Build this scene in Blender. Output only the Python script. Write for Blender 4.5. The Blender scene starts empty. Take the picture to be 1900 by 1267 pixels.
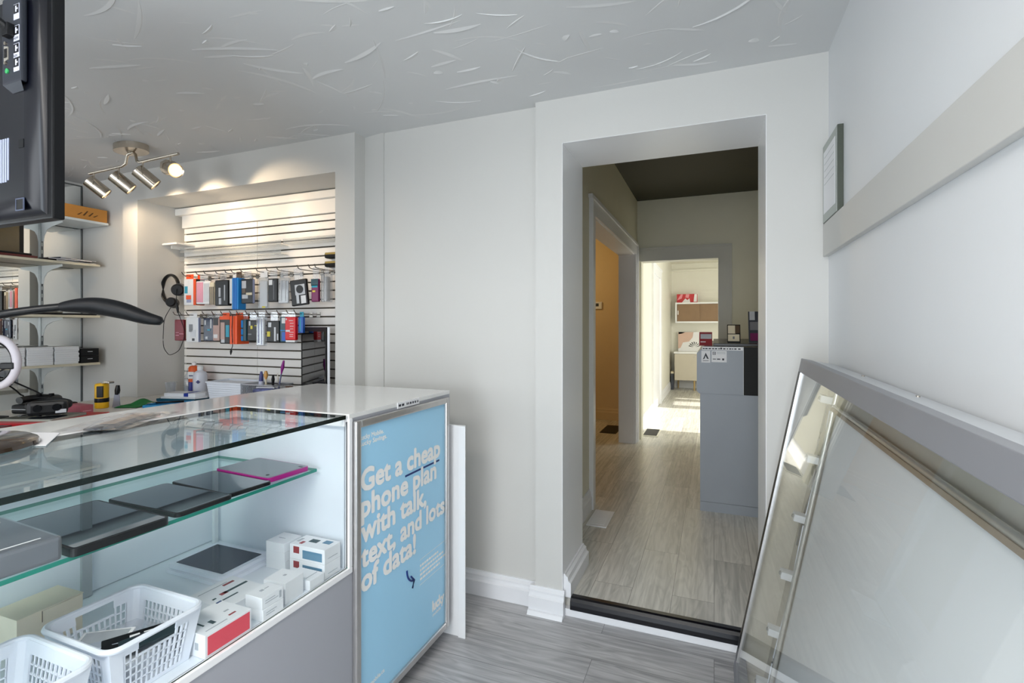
import bpy, bmesh, math, random
from mathutils import Matrix, Vector, Euler

SC = bpy.context.scene
COL = SC.collection
R = math.radians
random.seed(7)

# ------------------------------------------------------------------ camera, world, light, exposure
F_PX = 935.0
cd = bpy.data.cameras.new('camera')
cd.sensor_width = 36.0
cd.lens = 36.0 * F_PX / 1900.0
cd.shift_y = -26.5 / 1900.0
cd.clip_start = 0.02
cam = bpy.data.objects.new('camera', cd)
COL.objects.link(cam)
cam.location = (0, 0, 1.32)
cam.rotation_euler = (R(90), 0, math.atan(375.0 / F_PX))
SC.camera = cam

world = bpy.data.worlds.new('sky')
SC.world = world
world.use_nodes = True
bg = world.node_tree.nodes['Background']
bg.inputs['Color'].default_value = (0.86, 0.93, 1.0, 1)
bg.inputs['Strength'].default_value = 1.0

def area(name, loc, rot, sx, sy, power, col):
    l = bpy.data.lights.new(name, 'AREA')
    l.shape = 'RECTANGLE'; l.size = sx; l.size_y = sy
    l.energy = power; l.color = col
    o = bpy.data.objects.new(name, l); COL.objects.link(o)
    o.location = loc; o.rotation_euler = rot
    return o

# daylight through the shop front behind the camera
area('daylight_shopfront', (-2.2, -2.46, 1.15), (R(90), 0, 0), 2.6, 1.85, 68, (0.93, 0.97, 1.0))
area('added_shopfront_fill', (-0.33, -2.46, 0.85), (R(90), 0, 0), 1.1, 1.55, 50, (0.82, 0.91, 1.0))  # extra light added on the right to brighten poster, jamb and counter front
# fill light added out of view, above and behind the camera
area('added_ceiling_fill', (-0.45, -0.45, 2.30), (0, 0, 0), 1.15, 0.55, 42, (1.0, 0.965, 0.92))
# daylight through the window of the far room
area('daylight_far_room', (2.03, 7.2, 1.5), (0, R(90), 0), 1.5, 1.8, 62, (1.0, 0.99, 0.92))
# sun through the slits of the far room's blind
sl = bpy.data.lights.new('sun', 'SUN'); sl.energy = 7.0; sl.angle = R(0.6); sl.color = (1.0, 0.96, 0.88)
so = bpy.data.objects.new('sun', sl); COL.objects.link(so)
so.rotation_euler = (0, R(55), 0)
so.location = (6, 8.5, 4)
# lamp of the room on the left of the passage
pl = bpy.data.lights.new('warm_room_lamp', 'POINT'); pl.energy = 22; pl.color = (1.0, 0.72, 0.34); pl.shadow_soft_size = 0.12
po = bpy.data.objects.new('warm_room_lamp', pl); COL.objects.link(po); po.location = (-2.1, 5.6, 2.2)

SC.view_settings.view_transform = 'Standard'
SC.view_settings.look = 'None'
SC.view_settings.gamma = 1.0
SC.view_settings.use_curve_mapping = False
SC.view_settings.exposure = 0.0
SC.cycles.max_bounces = 12
SC.cycles.diffuse_bounces = 7
SC.cycles.glossy_bounces = 5
SC.cycles.transparent_max_bounces = 24
SC.cycles.sample_clamp_indirect = 6.0
SC.cycles.use_denoising = True
SC.cycles.caustics_reflective = False
SC.cycles.caustics_refractive = False

# ------------------------------------------------------------------ materials
def lin(c):
    o = []
    for v in c[:3]:
        v = v / 255.0
        o.append(v / 12.92 if v <= 0.04045 else ((v + 0.055) / 1.055) ** 2.4)
    return (o[0], o[1], o[2], 1.0)

MATS = {}
def mat(name, rgb=(200, 200, 200), rough=0.5, metal=0.0, var=0.04, vscale=6.0, bump=0.0, bscale=60.0, spec=0.5, emit=0.0, ecol=None, coat=0.0):
    if name in MATS: return MATS[name]
    m = bpy.data.materials.new(name); m.use_nodes = True
    nt = m.node_tree; p = nt.nodes['Principled BSDF']
    p.inputs['Roughness'].default_value = rough
    p.inputs['Metallic'].default_value = metal
    p.inputs['Specular IOR Level'].default_value = spec
    p.inputs['Coat Weight'].default_value = coat
    c = lin(rgb)
    if var > 0:
        tc = nt.nodes.new('ShaderNodeTexCoord')
        n = nt.nodes.new('ShaderNodeTexNoise'); n.inputs['Scale'].default_value = vscale; n.inputs['Detail'].default_value = 3
        r = nt.nodes.new('ShaderNodeValToRGB')
        r.color_ramp.elements[0].position = 0.3; r.color_ramp.elements[1].position = 0.7
        r.color_ramp.elements[0].color = tuple(x * (1 - var) for x in c[:3]) + (1,)
        r.color_ramp.elements[1].color = tuple(min(1, x * (1 + var * 0.5)) for x in c[:3]) + (1,)
        nt.links.new(tc.outputs['Object'], n.inputs['Vector'])
        nt.links.new(n.outputs['Fac'], r.inputs['Fac'])
        nt.links.new(r.outputs['Color'], p.inputs['Base Color'])
    else:
        p.inputs['Base Color'].default_value = c
    if bump > 0:
        tc2 = nt.nodes.new('ShaderNodeTexCoord')
        n2 = nt.nodes.new('ShaderNodeTexNoise'); n2.inputs['Scale'].default_value = bscale; n2.inputs['Detail'].default_value = 4
        b = nt.nodes.new('ShaderNodeBump'); b.inputs['Strength'].default_value = bump; b.inputs['Distance'].default_value = 0.004
        nt.links.new(tc2.outputs['Object'], n2.inputs['Vector'])
        nt.links.new(n2.outputs['Fac'], b.inputs['Height'])
        nt.links.new(b.outputs['Normal'], p.inputs['Normal'])
    if emit > 0:
        p.inputs['Emission Color'].default_value = lin(ecol or rgb)
        p.inputs['Emission Strength'].default_value = emit
    MATS[name] = m
    return m

def glass(name, tint=(240, 246, 244), refl=1.0, haze=0.0, base=0.04, rough=0.0):
    """clear sheet: see-through with a Schlick reflection"""
    if name in MATS: return MATS[name]
    m = bpy.data.materials.new(name); m.use_nodes = True
    nt = m.node_tree; nt.nodes.clear()
    out = nt.nodes.new('ShaderNodeOutputMaterial')
    tr = nt.nodes.new('ShaderNodeBsdfTransparent'); tr.inputs['Color'].default_value = lin(tint)
    gl = nt.nodes.new('ShaderNodeBsdfGlossy'); gl.inputs['Roughness'].default_value = rough
    gl.inputs['Color'].default_value = (1, 1, 1, 1)
    lw = nt.nodes.new('ShaderNodeLayerWeight'); lw.inputs['Blend'].default_value = 0.5
    pw = nt.nodes.new('ShaderNodeMath'); pw.operation = 'POWER'; pw.inputs[1].default_value = 5.0
    ma = nt.nodes.new('ShaderNodeMath'); ma.operation = 'MULTIPLY_ADD'
    ma.inputs[1].default_value = (1 - base) * refl; ma.inputs[2].default_value = base * refl
    mx = nt.nodes.new('ShaderNodeMixShader')
    nt.links.new(lw.outputs['Facing'], pw.inputs[0])
    nt.links.new(pw.outputs[0], ma.inputs[0])
    nt.links.new(ma.outputs[0], mx.inputs['Fac'])
    nt.links.new(gl.outputs[0], mx.inputs[2])
    if haze > 0:
        df = nt.nodes.new('ShaderNodeBsdfDiffuse'); df.inputs['Color'].default_value = lin((235, 236, 238))
        m2 = nt.nodes.new('ShaderNodeMixShader'); m2.inputs['Fac'].default_value = haze
        nt.links.new(tr.outputs[0], m2.inputs[1]); nt.links.new(df.outputs[0], m2.inputs[2])
        nt.links.new(m2.outputs[0], mx.inputs[1])
    else:
        nt.links.new(tr.outputs[0], mx.inputs[1])
    nt.links.new(mx.outputs[0], out.inputs['Surface'])
    MATS[name] = m
    return m

def plank_mat(name, along_y, dark, light, seam):
    m = bpy.data.materials.new(name); m.use_nodes = True
    nt = m.node_tree; p = nt.nodes['Principled BSDF']
    N = nt.nodes.new; L = nt.links.new
    tc = N('ShaderNodeTexCoord'); mp = N('ShaderNodeMapping')
    mp.inputs['Rotation'].default_value = (0, 0, R(90) if along_y else R(0))
    L(tc.outputs['Object'], mp.inputs['Vector'])
    br = N('ShaderNodeTexBrick')
    br.inputs['Scale'].default_value = 1.0
    br.inputs['Brick Width'].default_value = 1.22; br.inputs['Row Height'].default_value = 0.18
    br.inputs['Mortar Size'].default_value = 0.0012; br.inputs['Mortar Smooth'].default_value = 0.3
    br.offset = 0.37
    br.inputs['Color1'].default_value = (0, 0, 0, 1); br.inputs['Color2'].default_value = (1, 1, 1, 1)
    br.inputs['Mortar'].default_value = (0.5, 0.5, 0.5, 1)
    L(mp.outputs['Vector'], br.inputs['Vector'])
    # per plank offset of the grain
    ad = N('ShaderNodeVectorMath'); ad.operation = 'ADD'
    sc = N('ShaderNodeVectorMath'); sc.operation = 'SCALE'; sc.inputs['Scale'].default_value = 7.0
    L(br.outputs['Color'], sc.inputs[0]); L(mp.outputs['Vector'], ad.inputs[0]); L(sc.outputs[0], ad.inputs[1])
    m2 = N('ShaderNodeMapping'); m2.inputs['Scale'].default_value = (1.6, 11.0, 1.0); L(ad.outputs[0], m2.inputs['Vector'])
    n1 = N('ShaderNodeTexNoise'); n1.inputs['Scale'].default_value = 1.3; n1.inputs['Detail'].default_value = 2.0; n1.inputs['Distortion'].default_value = 1.2
    L(m2.outputs[0], n1.inputs['Vector'])
    # cathedral grain: rings of the noise field
    mu = N('ShaderNodeMath'); mu.operation = 'MULTIPLY'; mu.inputs[1].default_value = 34.0; L(n1.outputs['Fac'], mu.inputs[0])
    si = N('ShaderNodeMath'); si.operation = 'SINE'; L(mu.outputs[0], si.inputs[0])
    m3 = N('ShaderNodeMapping'); m3.inputs['Scale'].default_value = (1.6, 38.0, 1.0); L(ad.outputs[0], m3.inputs['Vector'])
    n2 = N('ShaderNodeTexNoise'); n2.inputs['Scale'].default_value = 1.5; n2.inputs['Detail'].default_value = 5.0; L(m3.outputs[0], n2.inputs['Vector'])
    a1 = N('ShaderNodeMath'); a1.operation = 'MULTIPLY_ADD'; a1.inputs[1].default_value = 0.045 if along_y else 0.07; L(si.outputs[0], a1.inputs[0])
    n2m = N('ShaderNodeMath'); n2m.operation = 'MULTIPLY_ADD'; n2m.inputs[1].default_value = 0.55 if along_y else 0.8; n2m.inputs[2].default_value = 0.225 if along_y else 0.1
    L(n2.outputs['Fac'], n2m.inputs[0]); L(n2m.outputs[0], a1.inputs[2])
    a2 = N('ShaderNodeMath'); a2.operation = 'MULTIPLY_ADD'; a2.inputs[1].default_value = 0.15
    sp = N('ShaderNodeSeparateColor'); L(br.outputs['Color'], sp.inputs[0])
    L(sp.outputs[0], a2.inputs[0]); L(a1.outputs[0], a2.inputs[2])
    rp = N('ShaderNodeValToRGB')
    rp.color_ramp.elements[0].position = 0.22; rp.color_ramp.elements[0].color = lin(dark)
    rp.color_ramp.elements[1].position = 0.98; rp.color_ramp.elements[1].color = lin(light)
    L(a2.outputs[0], rp.inputs['Fac'])
    mx = N('ShaderNodeMix'); mx.data_type = 'RGBA'; L(br.outputs['Fac'], mx.inputs['Factor'])
    L(rp.outputs['Color'], mx.inputs['A']); mx.inputs['B'].default_value = lin(seam)
    L(mx.outputs['Result'], p.inputs['Base Color'])
    p.inputs['Roughness'].default_value = 0.27 if along_y else 0.4
    bp = N('ShaderNodeBump'); bp.inputs['Strength'].default_value = 0.12; bp.inputs['Distance'].default_value = 0.002
    L(a1.outputs[0], bp.inputs['Height']); L(bp.outputs['Normal'], p.inputs['Normal'])
    return m

WALL = mat('white_wall_paint', (206, 205, 201), 0.55, var=0.02, vscale=1.5, bump=0.05, bscale=90)
WALLR = mat('wall_paint_brightened', (228, 230, 232), 0.5, var=0.02, vscale=1.5, bump=0.05, bscale=90)  # same wall paint, colour lightened so the right wall looks better lit
CEIL = mat('ceiling_plaster', (211, 212, 212), 0.6, var=0.03, vscale=2.0, bump=0.25, bscale=5)
RIDGE = mat('plaster_ridge', (214, 214, 213), 0.5, var=0.02)
TRIM = mat('white_trim_paint', (232, 233, 236), 0.35, var=0.015)
HALLW = mat('hall_wall_paint', (226, 223, 204), 0.55, var=0.02)
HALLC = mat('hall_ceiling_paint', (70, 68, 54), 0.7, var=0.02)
TAN = mat('tan_wall_paint', (214, 190, 148), 0.55, var=0.02)
CREAM = mat('far_room_paint', (228, 226, 215), 0.5, var=0.02)
WOODX = plank_mat('grey_vinyl_plank', False, (122, 122, 124), (212, 211, 212), (112, 112, 112))
WOODY = plank_mat('grey_vinyl_plank_hall', True, (142, 141, 136), (250, 247, 238), (142, 139, 133))
WHITE = mat('white_laminate', (236, 237, 238), 0.28, var=0.01)
WHITEG = mat('white_gloss_worktop', (232, 232, 230), 0.12, var=0.01, coat=0.3)
DISP = mat('white_display_panel', (224, 231, 238), 0.3, var=0.01)
GREY = mat('grey_laminate', (164, 166, 173), 0.4, var=0.02, vscale=3)
ALU = mat('brushed_aluminium', (205, 203, 202), 0.28, 0.85, var=0.05, vscale=30)
STEEL = mat('brushed_steel', (196, 186, 172), 0.22, 0.95, var=0.06, vscale=40)
BLACK = mat('black_plastic', (12, 13, 16), 0.38, var=0.05, spec=0.35)
BLACKM = mat('black_matte', (14, 15, 18), 0.5, var=0.05, spec=0.25)
DARKG = mat('dark_grey_plastic', (58, 62, 70), 0.35, var=0.05)
PAPER = mat('white_paper', (236, 236, 238), 0.6, var=0.01)
CARD = mat('white_card', (234, 237, 240), 0.45, var=0.01)
WPLAS = mat('white_plastic', (228, 233, 242), 0.3, var=0.01)
GL_TOP = glass('counter_glass', (251, 254, 254), 0.8)
GL_SH = glass('shelf_glass', (242, 251, 249), 0.6)
GL_CLR = glass('clear_plastic', (240, 242, 244), 1.0, haze=0.18, base=0.06, rough=0.08)
GL_BAG = glass('clear_film', (246, 246, 248), 1.0, haze=0.08, base=0.10, rough=0.12)
EDGE_D = mat('dark_green_glass_edge', (8, 22, 20), 0.12, var=0.0)
EDGE_T = mat('teal_glass_edge', (30, 128, 112), 0.15, var=0.0)
SCREEN = mat('black_glass_screen', (10, 11, 14), 0.03, var=0.0, spec=0.25)

# ------------------------------------------------------------------ mesh builder
WM = {}
class MB:
    def __init__(s): s.bm = bmesh.new()
    def _new(s, geom_verts, mi, smooth=False):
        fs = set()
        for v in geom_verts:
            for f in v.link_faces: fs.add(f)
        for f in fs:
            f.material_index = mi; f.smooth = smooth
    def box(s, x0, x1, y0, y1, z0, z1, mi=0, bevel=0.0, M=None):
        x0, x1 = min(x0, x1), max(x0, x1); y0, y1 = min(y0, y1), max(y0, y1); z0, z1 = min(z0, z1), max(z0, z1)
        r = bmesh.ops.create_cube(s.bm, size=1.0)
        vs = r['verts']
        for v in vs:
            v.co = Vector((x0 + (v.co.x + .5) * (x1 - x0), y0 + (v.co.y + .5) * (y1 - y0), z0 + (v.co.z + .5) * (z1 - z0)))
        s._new(vs, mi)
        if bevel > 0:
            es = list({e for v in vs for e in v.link_edges})
            b = bmesh.ops.bevel(s.bm, geom=es, offset=bevel, segments=2, profile=0.6, affect='EDGES')
            vs = list({v for f in b['faces'] for v in f.verts} | {v for v in vs if v.is_valid})
            s._new(vs, mi)
        if M is not None: bmesh.ops.transform(s.bm, matrix=M, verts=vs)
        return s
    def obox(s, cx, cy, z0, z1, w, d, rot=0, mi=0, bevel=0.0):
        M = Matrix.Translation((cx, cy, 0)) @ Matrix.Rotation(R(rot), 4, 'Z')
        return s.box(-w / 2, w / 2, -d / 2, d / 2, z0, z1, mi, bevel, M)
    def poly(s, pts, mi=0, smooth=False):
        f = s.bm.faces.new([s.bm.verts.new(Vector(p)) for p in pts]); f.material_index = mi; f.smooth = smooth
        return s
    def extr(s, pts, vec, mi=0, M=None):
        vec = Vector(vec)
        a = [s.bm.verts.new(Vector(p)) for p in pts]; b = [s.bm.verts.new(Vector(p) + vec) for p in pts]
        n = len(pts); fs = [s.bm.faces.new(a[::-1]), s.bm.faces.new(b)]
        for i in range(n):
            fs.append(s.bm.faces.new([a[i], a[(i + 1) % n], b[(i + 1) % n], b[i]]))
        for f in fs: f.material_index = mi
        if M is not None: bmesh.ops.transform(s.bm, matrix=M, verts=a + b)
        bmesh.ops.recalc_face_normals(s.bm, faces=fs)
        return s
    def rrect(s, w, d, z0, z1, r, n=5, mi=0, M=None):
        pts = []
        for cx, cy, a0 in ((w/2-r, d/2-r, 0), (-w/2+r, d/2-r, 90), (-w/2+r, -d/2+r, 180), (w/2-r, -d/2+r, 270)):
            for i in range(n + 1):
                a = R(a0 + 90 * i / n); pts.append((cx + r * math.cos(a), cy + r * math.sin(a), z0))
        return s.extr(pts, (0, 0, z1 - z0), mi, M)
    def cyl(s, p0, p1, r0, r1=None, n=20, mi=0, caps=True):
        r1 = r0 if r1 is None else r1
        p0, p1 = Vector(p0), Vector(p1); d = (p1 - p0)
        q = d.to_track_quat('Z', 'Y')
        A, B = [], []
        for i in range(n):
            a = 2 * math.pi * i / n; o = Vector((math.cos(a), math.sin(a), 0))
            A.append(s.bm.verts.new(p0 + q @ (o * r0))); B.append(s.bm.verts.new(p1 + q @ (o * r1)))
        for i in range(n):
            f = s.bm.faces.new([A[i], A[(i + 1) % n], B[(i + 1) % n], B[i]]); f.smooth = True; f.material_index = mi
        if caps:
            f = s.bm.faces.new(A[::-1]); f.material_index = mi
            f = s.bm.faces.new(B); f.material_index = mi
        return s
    def tube(s, pts, r, n=10, mi=0, closed=False, ry=None, up=(0, 0, 1)):
        pts = [Vector(p) for p in pts]; N = len(pts); rings = []
        rad = r if isinstance(r, (list, tuple)) else [r] * N
        up = Vector(up)
        for i, p in enumerate(pts):
            if closed: t = pts[(i + 1) % N] - pts[i - 1]
            else: t = pts[min(i + 1, N - 1)] - pts[max(i - 1, 0)]
            t.normalize()
            u = up - t * up.dot(t)
            if u.length < 1e-3: u = Vector((1, 0, 0)) - t * t.x
            u.normalize(); w = t.cross(u)
            ku = ry[i] if ry else rad[i]
            rings.append([s.bm.verts.new(p + u * (math.sin(2*math.pi*k/n) * ku) + w * (math.cos(2*math.pi*k/n) * rad[i])) for k in range(n)])
        m = N if closed else N - 1
        for i in range(m):
            a, b = rings[i], rings[(i + 1) % N]
            for k in range(n):
                f = s.bm.faces.new([a[k], a[(k + 1) % n], b[(k + 1) % n], b[k]]); f.smooth = True; f.material_index = mi
        if not closed:
            for rg in (rings[0][::-1], rings[-1]):
                f = s.bm.faces.new(rg); f.material_index = mi
        return s
    def lathe(s, prof, c, n=28, mi=0):
        c = Vector(c); rings = []
        for r, z in prof:
            rings.append([s.bm.verts.new(c + Vector((r * math.cos(2*math.pi*k/n), r * math.sin(2*math.pi*k/n), z))) for k in range(n)])
        for i in range(len(prof) - 1):
            for k in range(n):
                f = s.bm.faces.new([rings[i][k], rings[i][(k+1) % n], rings[i+1][(k+1) % n], rings[i+1][k]]); f.smooth = True; f.material_index = mi
        s.bm.faces.new(rings[0][::-1]).material_index = mi
        s.bm.faces.new(rings[-1]).material_index = mi
        return s
    def mesh(s, me, M, mi=0):
        n0 = len(s.bm.verts); f0 = len(s.bm.faces)
        s.bm.from_mesh(me)
        s.bm.verts.ensure_lookup_table(); s.bm.faces.ensure_lookup_table()
        bmesh.ops.transform(s.bm, matrix=M, verts=s.bm.verts[n0:])
        for f in s.bm.faces[f0:]: f.material_index = mi
        return s
    def build(s, name, mats, parent=None, local=False, ang=35, normals=False):
        me = bpy.data.meshes.new(name)
        if normals: bmesh.ops.recalc_face_normals(s.bm, faces=s.bm.faces[:])
        if parent is not None and not local:
            bmesh.ops.transform(s.bm, matrix=WM[parent.name].inverted(), verts=s.bm.verts[:])
        s.bm.to_mesh(me); s.bm.free()
        if not isinstance(mats, (list, tuple)): mats = [mats]
        for m in mats: me.materials.append(m)
        sm = [p.use_smooth for p in me.polygons]
        if any(sm):
            me.set_sharp_from_angle(angle=R(ang))
            me.polygons.foreach_set('use_smooth', sm)
        o = bpy.data.objects.new(name, me); COL.objects.link(o)
        if parent is not None:
            o.parent = parent; WM[o.name] = WM[parent.name].copy()
        else:
            WM[o.name] = Matrix.Identity(4)
        return o

def box(x0, x1, y0, y1, z0, z1, bevel=0.0): return MB().box(x0, x1, y0, y1, z0, z1, 0, bevel)

def smooth(p, n=5):
    p = [Vector(q) for q in p]; out = []
    for i in range(len(p) - 1):
        a, b, c, d = p[max(i-1, 0)], p[i], p[i+1], p[min(i+2, len(p)-1)]
        for k in range(n):
            t_ = k / n
            out.append(0.5 * ((2*b) + (c - a)*t_ + (2*a - 5*b + 4*c - d)*t_*t_ + (3*b - a - 3*c + d)*t_**3))
    return out + [p[-1]]

def tag(o, label, cat, group=None):
    o['label'] = label; o['category'] = cat
    if group: o['group'] = group
    return o
def thing(name, label, cat, loc=(0, 0, 0), rot=(0, 0, 0), group=None):
    o = bpy.data.objects.new(name, None); COL.objects.link(o)
    o.empty_display_size = 0.05
    o.location = loc; o.rotation_euler = rot
    WM[o.name] = Matrix.LocRotScale(Vector(loc), Euler(rot), None)
    return tag(o, label, cat, group)
def struct(name, mb, m, parent=None, **k):
    o = mb.build(name, m, parent, **k)
    if parent is None: o['kind'] = 'structure'
    return o
def copy_tree(o, loc=None, rotz=None, label=None, parent=None):
    c = o.copy(); COL.objects.link(c)
    if parent is not None: c.parent = parent
    if loc is not None: c.location = loc
    if rotz is not None: c.rotation_euler = (0, 0, rotz)
    if label: c['label'] = label
    for ch in list(o.children): copy_tree(ch, parent=c)
    return c

FONT = None
def text_mesh(body, width, bold=0.02, height=None):
    cu = bpy.data.curves.new('t', 'FONT'); cu.body = body; cu.size = 1.0; cu.offset = bold; cu.resolution_u = 3
    o = bpy.data.objects.new('t', cu); COL.objects.link(o)
    dg = bpy.context.evaluated_depsgraph_get(); dg.update()
    me = bpy.data.meshes.new_from_object(o.evaluated_get(dg))
    bpy.data.objects.remove(o); bpy.data.curves.remove(cu)
    xs = [v.co.x for v in me.vertices]; x0, x1 = min(xs), max(xs)
    sx = width / (x1 - x0); sy = sx if height is None else height / 0.7
    for v in me.vertices:
        v.co.x = (v.co.x - x0) * sx; v.co.y *= sy
    return me
PLANE_X = Matrix(((0, 0, 1, 0), (1, 0, 0, 0), (0, 1, 0, 0), (0, 0, 0, 1)))     # text x->+Y, y->+Z, faces +X
PLANE_NY = Matrix(((1, 0, 0, 0), (0, 0, -1, 0), (0, 1, 0, 0), (0, 0, 0, 1)))   # text x->+X, y->+Z, faces -Y

# ================================================================== THE SETTING
CZ = 2.368          # shop ceiling
HF = 0.08           # floor of the passage, one low step up
struct('floor', box(-4.5, 0.6, -2.6, 2.27, -0.12, 0.0), WOODX)
struct('floor_hall', box(-3.6, 2.1, 2.262, 11.1, -0.12, HF), WOODY)

ceil = struct('ceiling', box(-4.5, 0.6, -2.6, 2.75, CZ, CZ + 0.15), CEIL)
# trowelled ridges of the plaster: short curved raised strokes
rb = MB()
rng = random.Random(11)
for i in range(640):
    x = rng.uniform(-4.2, 0.36); y = rng.uniform(0.1, 2.2)
    Ls = rng.choice([0.04, 0.06, 0.09, 0.14, 0.2, 0.26, 0.34]) * rng.uniform(0.7, 1.25)
    a = rng.gauss(R(18), R(24)) if rng.random() < 0.6 else rng.gauss(R(150), R(30))
    curv = rng.choice([-1, 1]) * rng.uniform(0.3, 4.0)
    w = rng.uniform(0.0012, 0.0036) if Ls > 0.05 else rng.uniform(0.002, 0.0045)
    h = rng.choice([0.0007, 0.0012, 0.002, 0.003, 0.0042])
    n = 9; pts = []
    for k in range(n):
        t = k / (n - 1); pts.append((x, y)); a += curv * Ls / n
        x += math.cos(a) * Ls / n; y += math.sin(a) * Ls / n
    if not all(-4.28 < q[0] < 0.39 and 0 < q[1] < 2.19 for q in pts): continue
    rows = []
    for k, (px_, py_) in enumerate(pts):
        t = k / (n - 1); f = (math.sin(math.pi * min(1, t * 0.93 + 0.05))) ** 0.7
        if k < n - 1: dx, dy = pts[k+1][0] - px_, pts[k+1][1] - py_
        l = math.hypot(dx, dy); nx, ny = -dy / l, dx / l
        rows.append([rb.bm.verts.new((px_ - nx*w*f*5.0, py_ - ny*w*f*5.0, CZ + 0.0003)), rb.bm.verts.new((px_ , py_ , CZ - h*f)), rb.bm.verts.new((px_ + nx*w*f, py_ + ny*w*f, CZ + 0.0003))])
    for k in range(n - 1):
        for j in range(2):
            rb.bm.faces.new([rows[k][j], rows[k+1][j], rows[k+1][j+1], rows[k][j+1]])
rb.build('plaster_ridges', RIDGE, ceil, ang=80)['kind'] = 'stuff'

# walls of the shop
struct('wall_left', box(-4.5, -4.3, -2.6, 2.255, 0, CZ), WALL)
struct('wall_back_left', MB().box(-4.5, -3.74, 2.255, 2.75, 0, CZ), WALL)
struct('wall_pier_left', MB().box(-3.74, -3.587, 2.2, 2.75, 0, CZ), WALL)
struct('wall_niche_header', MB().box(-3.587, -1.925, 2.2, 2.75, 2.171, CZ), WALL)
struct('wall_niche', MB().box(-3.587, -1.925, 2.532, 2.75, 0, 2.171), WALL)
struct('wall_pier_right', MB().box(-1.925, -1.794, 2.2, 2.75, 0, CZ), WALL)
struct('wall_chamfer', MB().extr([(-1.794, 2.285, 0), (-1.653, 2.262, 0), (-1.653, 2.6, 0), (-1.794, 2.6, 0)], (0, 0, CZ)), WALL)
struct('wall_back', MB().box(-1.653, -0.775, 2.27, 2.6, 0, CZ), WALL)
ws = MB()
ws.box(-0.775, -0.645, 2.225, 2.6, 0, CZ)
ws.box(-0.645, 0.192, 2.225, 2.6, 2.163, CZ)
ws.box(0.192, 0.60, 2.225, 2.6, 0, CZ)
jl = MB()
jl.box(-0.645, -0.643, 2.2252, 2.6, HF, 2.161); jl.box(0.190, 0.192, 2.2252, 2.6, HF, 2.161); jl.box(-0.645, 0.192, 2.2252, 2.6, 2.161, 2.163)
struct('trim_5', jl, mat('brightened_reveal', (240, 241, 242), 0.35, var=0.01))   # lining added to the opening, colour lightened in place of light on its sides
struct('door_1', ws, WALL)                            # thick surround of the opening to the passage
struct('wall_right', box(0.404, 0.60, -2.6, 2.225, 0, CZ), WALLR)
bmr = box(0.385, 0.404, -2.4, 2.222, 1.588, 1.71, 0.002)
struct('trim_1', bmr, WALL)                           # board along the right wall
wf = MB()
wf.box(-4.5, 0.6, -2.6, -2.42, 2.3, CZ); wf.box(-4.5, 0.6, -2.6, -2.42, 0, 0.06)
wf.box(-4.5, -3.55, -2.6, -2.42, 0.06, 2.3); wf.box(0.25, 0.6, -2.6, -2.42, 0.06, 2.3)
struct('wall_front', wf, WALL)
wn = MB()
for x in (-3.55, -2.65, -1.7, -0.75, 0.19):
    wn.box(x, x + 0.06, -2.56, -2.47, 0.06, 2.3)
wn.box(-3.55, 0.25, -2.56, -2.47, 0.06, 0.12); wn.box(-3.55, 0.25, -2.56, -2.47, 2.24, 2.3)
struct('window_1', wn, ALU)

def base_profile(t=0.03, h=0.112):
    return [(0, 0), (t, 0), (t, h*0.62), (t*0.72, h*0.68), (t*0.62, h*0.78), (t*0.62, h*0.86), (t*0.3, h*0.93), (t*0.25, h), (0, h)]
# baseboards: profile (out of the wall, up), run along the wall
def bb(p0, p1, out, z0=0.0, t=0.03, h=0.112, foot=0.0):
    p0, p1, out = Vector(p0), Vector(p1), Vector(out)
    prof = base_profile(t, h)
    if foot: prof = [(0, 0), (t + foot, 0), (t + foot*0.5, 0.016)] + [(a, max(b, 0.018)) for a, b in prof[1:]]
    m = MB(); m.extr([p0 + out * a + Vector((0, 0, b + z0)) for a, b in prof], p1 - p0)
    return m
struct('baseboard_back', bb((-1.76, 2.27, 0), (-0.777, 2.27, 0), (0, -1, 0)), TRIM)
m = bb((-0.80, 2.225, 0), (-0.632, 2.225, 0), (0, -1, 0), 0, 0.028, 0.118, 0.022)
struct('baseboard_door', m, TRIM)
struct('baseboard_jamb', bb((-0.645, 2.243, 0), (-0.645, 2.6, 0), (1, 0, 0), HF, 0.036, 0.105), TRIM)
struct('trim_2', box(-0.645, 0.192, 2.232, 2.262, 0.0, 0.034, 0.003), TRIM)           # white strip under the step
ns = MB(); prof = [(2.276, HF + 0.004), (2.25, HF + 0.006), (2.238, HF + 0.003), (2.229, HF - 0.008), (2.226, HF - 0.025), (2.228, 0.034), (2.262, 0.034), (2.262, HF + 0.001), (2.276, HF + 0.001)]
ns.extr([(-0.609, y, z) for y, z in prof], (0.80, 0, 0))
struct('trim_3', ns, mat('black_rubber_nosing', (14, 15, 22), 0.25, var=0.05))

# passage beyond the opening
HC = 2.715
hw = MB()
hw.box(-0.95, -0.79, 2.6, 3.50, HF, HC); hw.box(-0.95, -0.79, 5.47, 5.85, HF, HC); hw.box(-0.95, -0.79, 3.50, 5.47, 2.10, HC)
struct('wall_hall_left', hw, HALLW)
struct('wall_hall_right', box(0.42, 0.6, 2.6, 5.85, HF, HC), HALLW)
fw = MB()
fw.box(0.047, 0.42, 5.70, 5.85, HF, HC); fw.box(-0.79, 0.047, 5.70, 5.85, 2.05, HC); fw.box(-0.79, -0.746, 5.70, 5.85, HF, 2.05)
struct('wall_hall_end', fw, HALLW)
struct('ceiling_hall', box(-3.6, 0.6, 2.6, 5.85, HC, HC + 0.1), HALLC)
struct('wall_hall_near', box(-3.9, 0.6, 2.6, 2.75, CZ, HC), HALLW)
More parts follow.
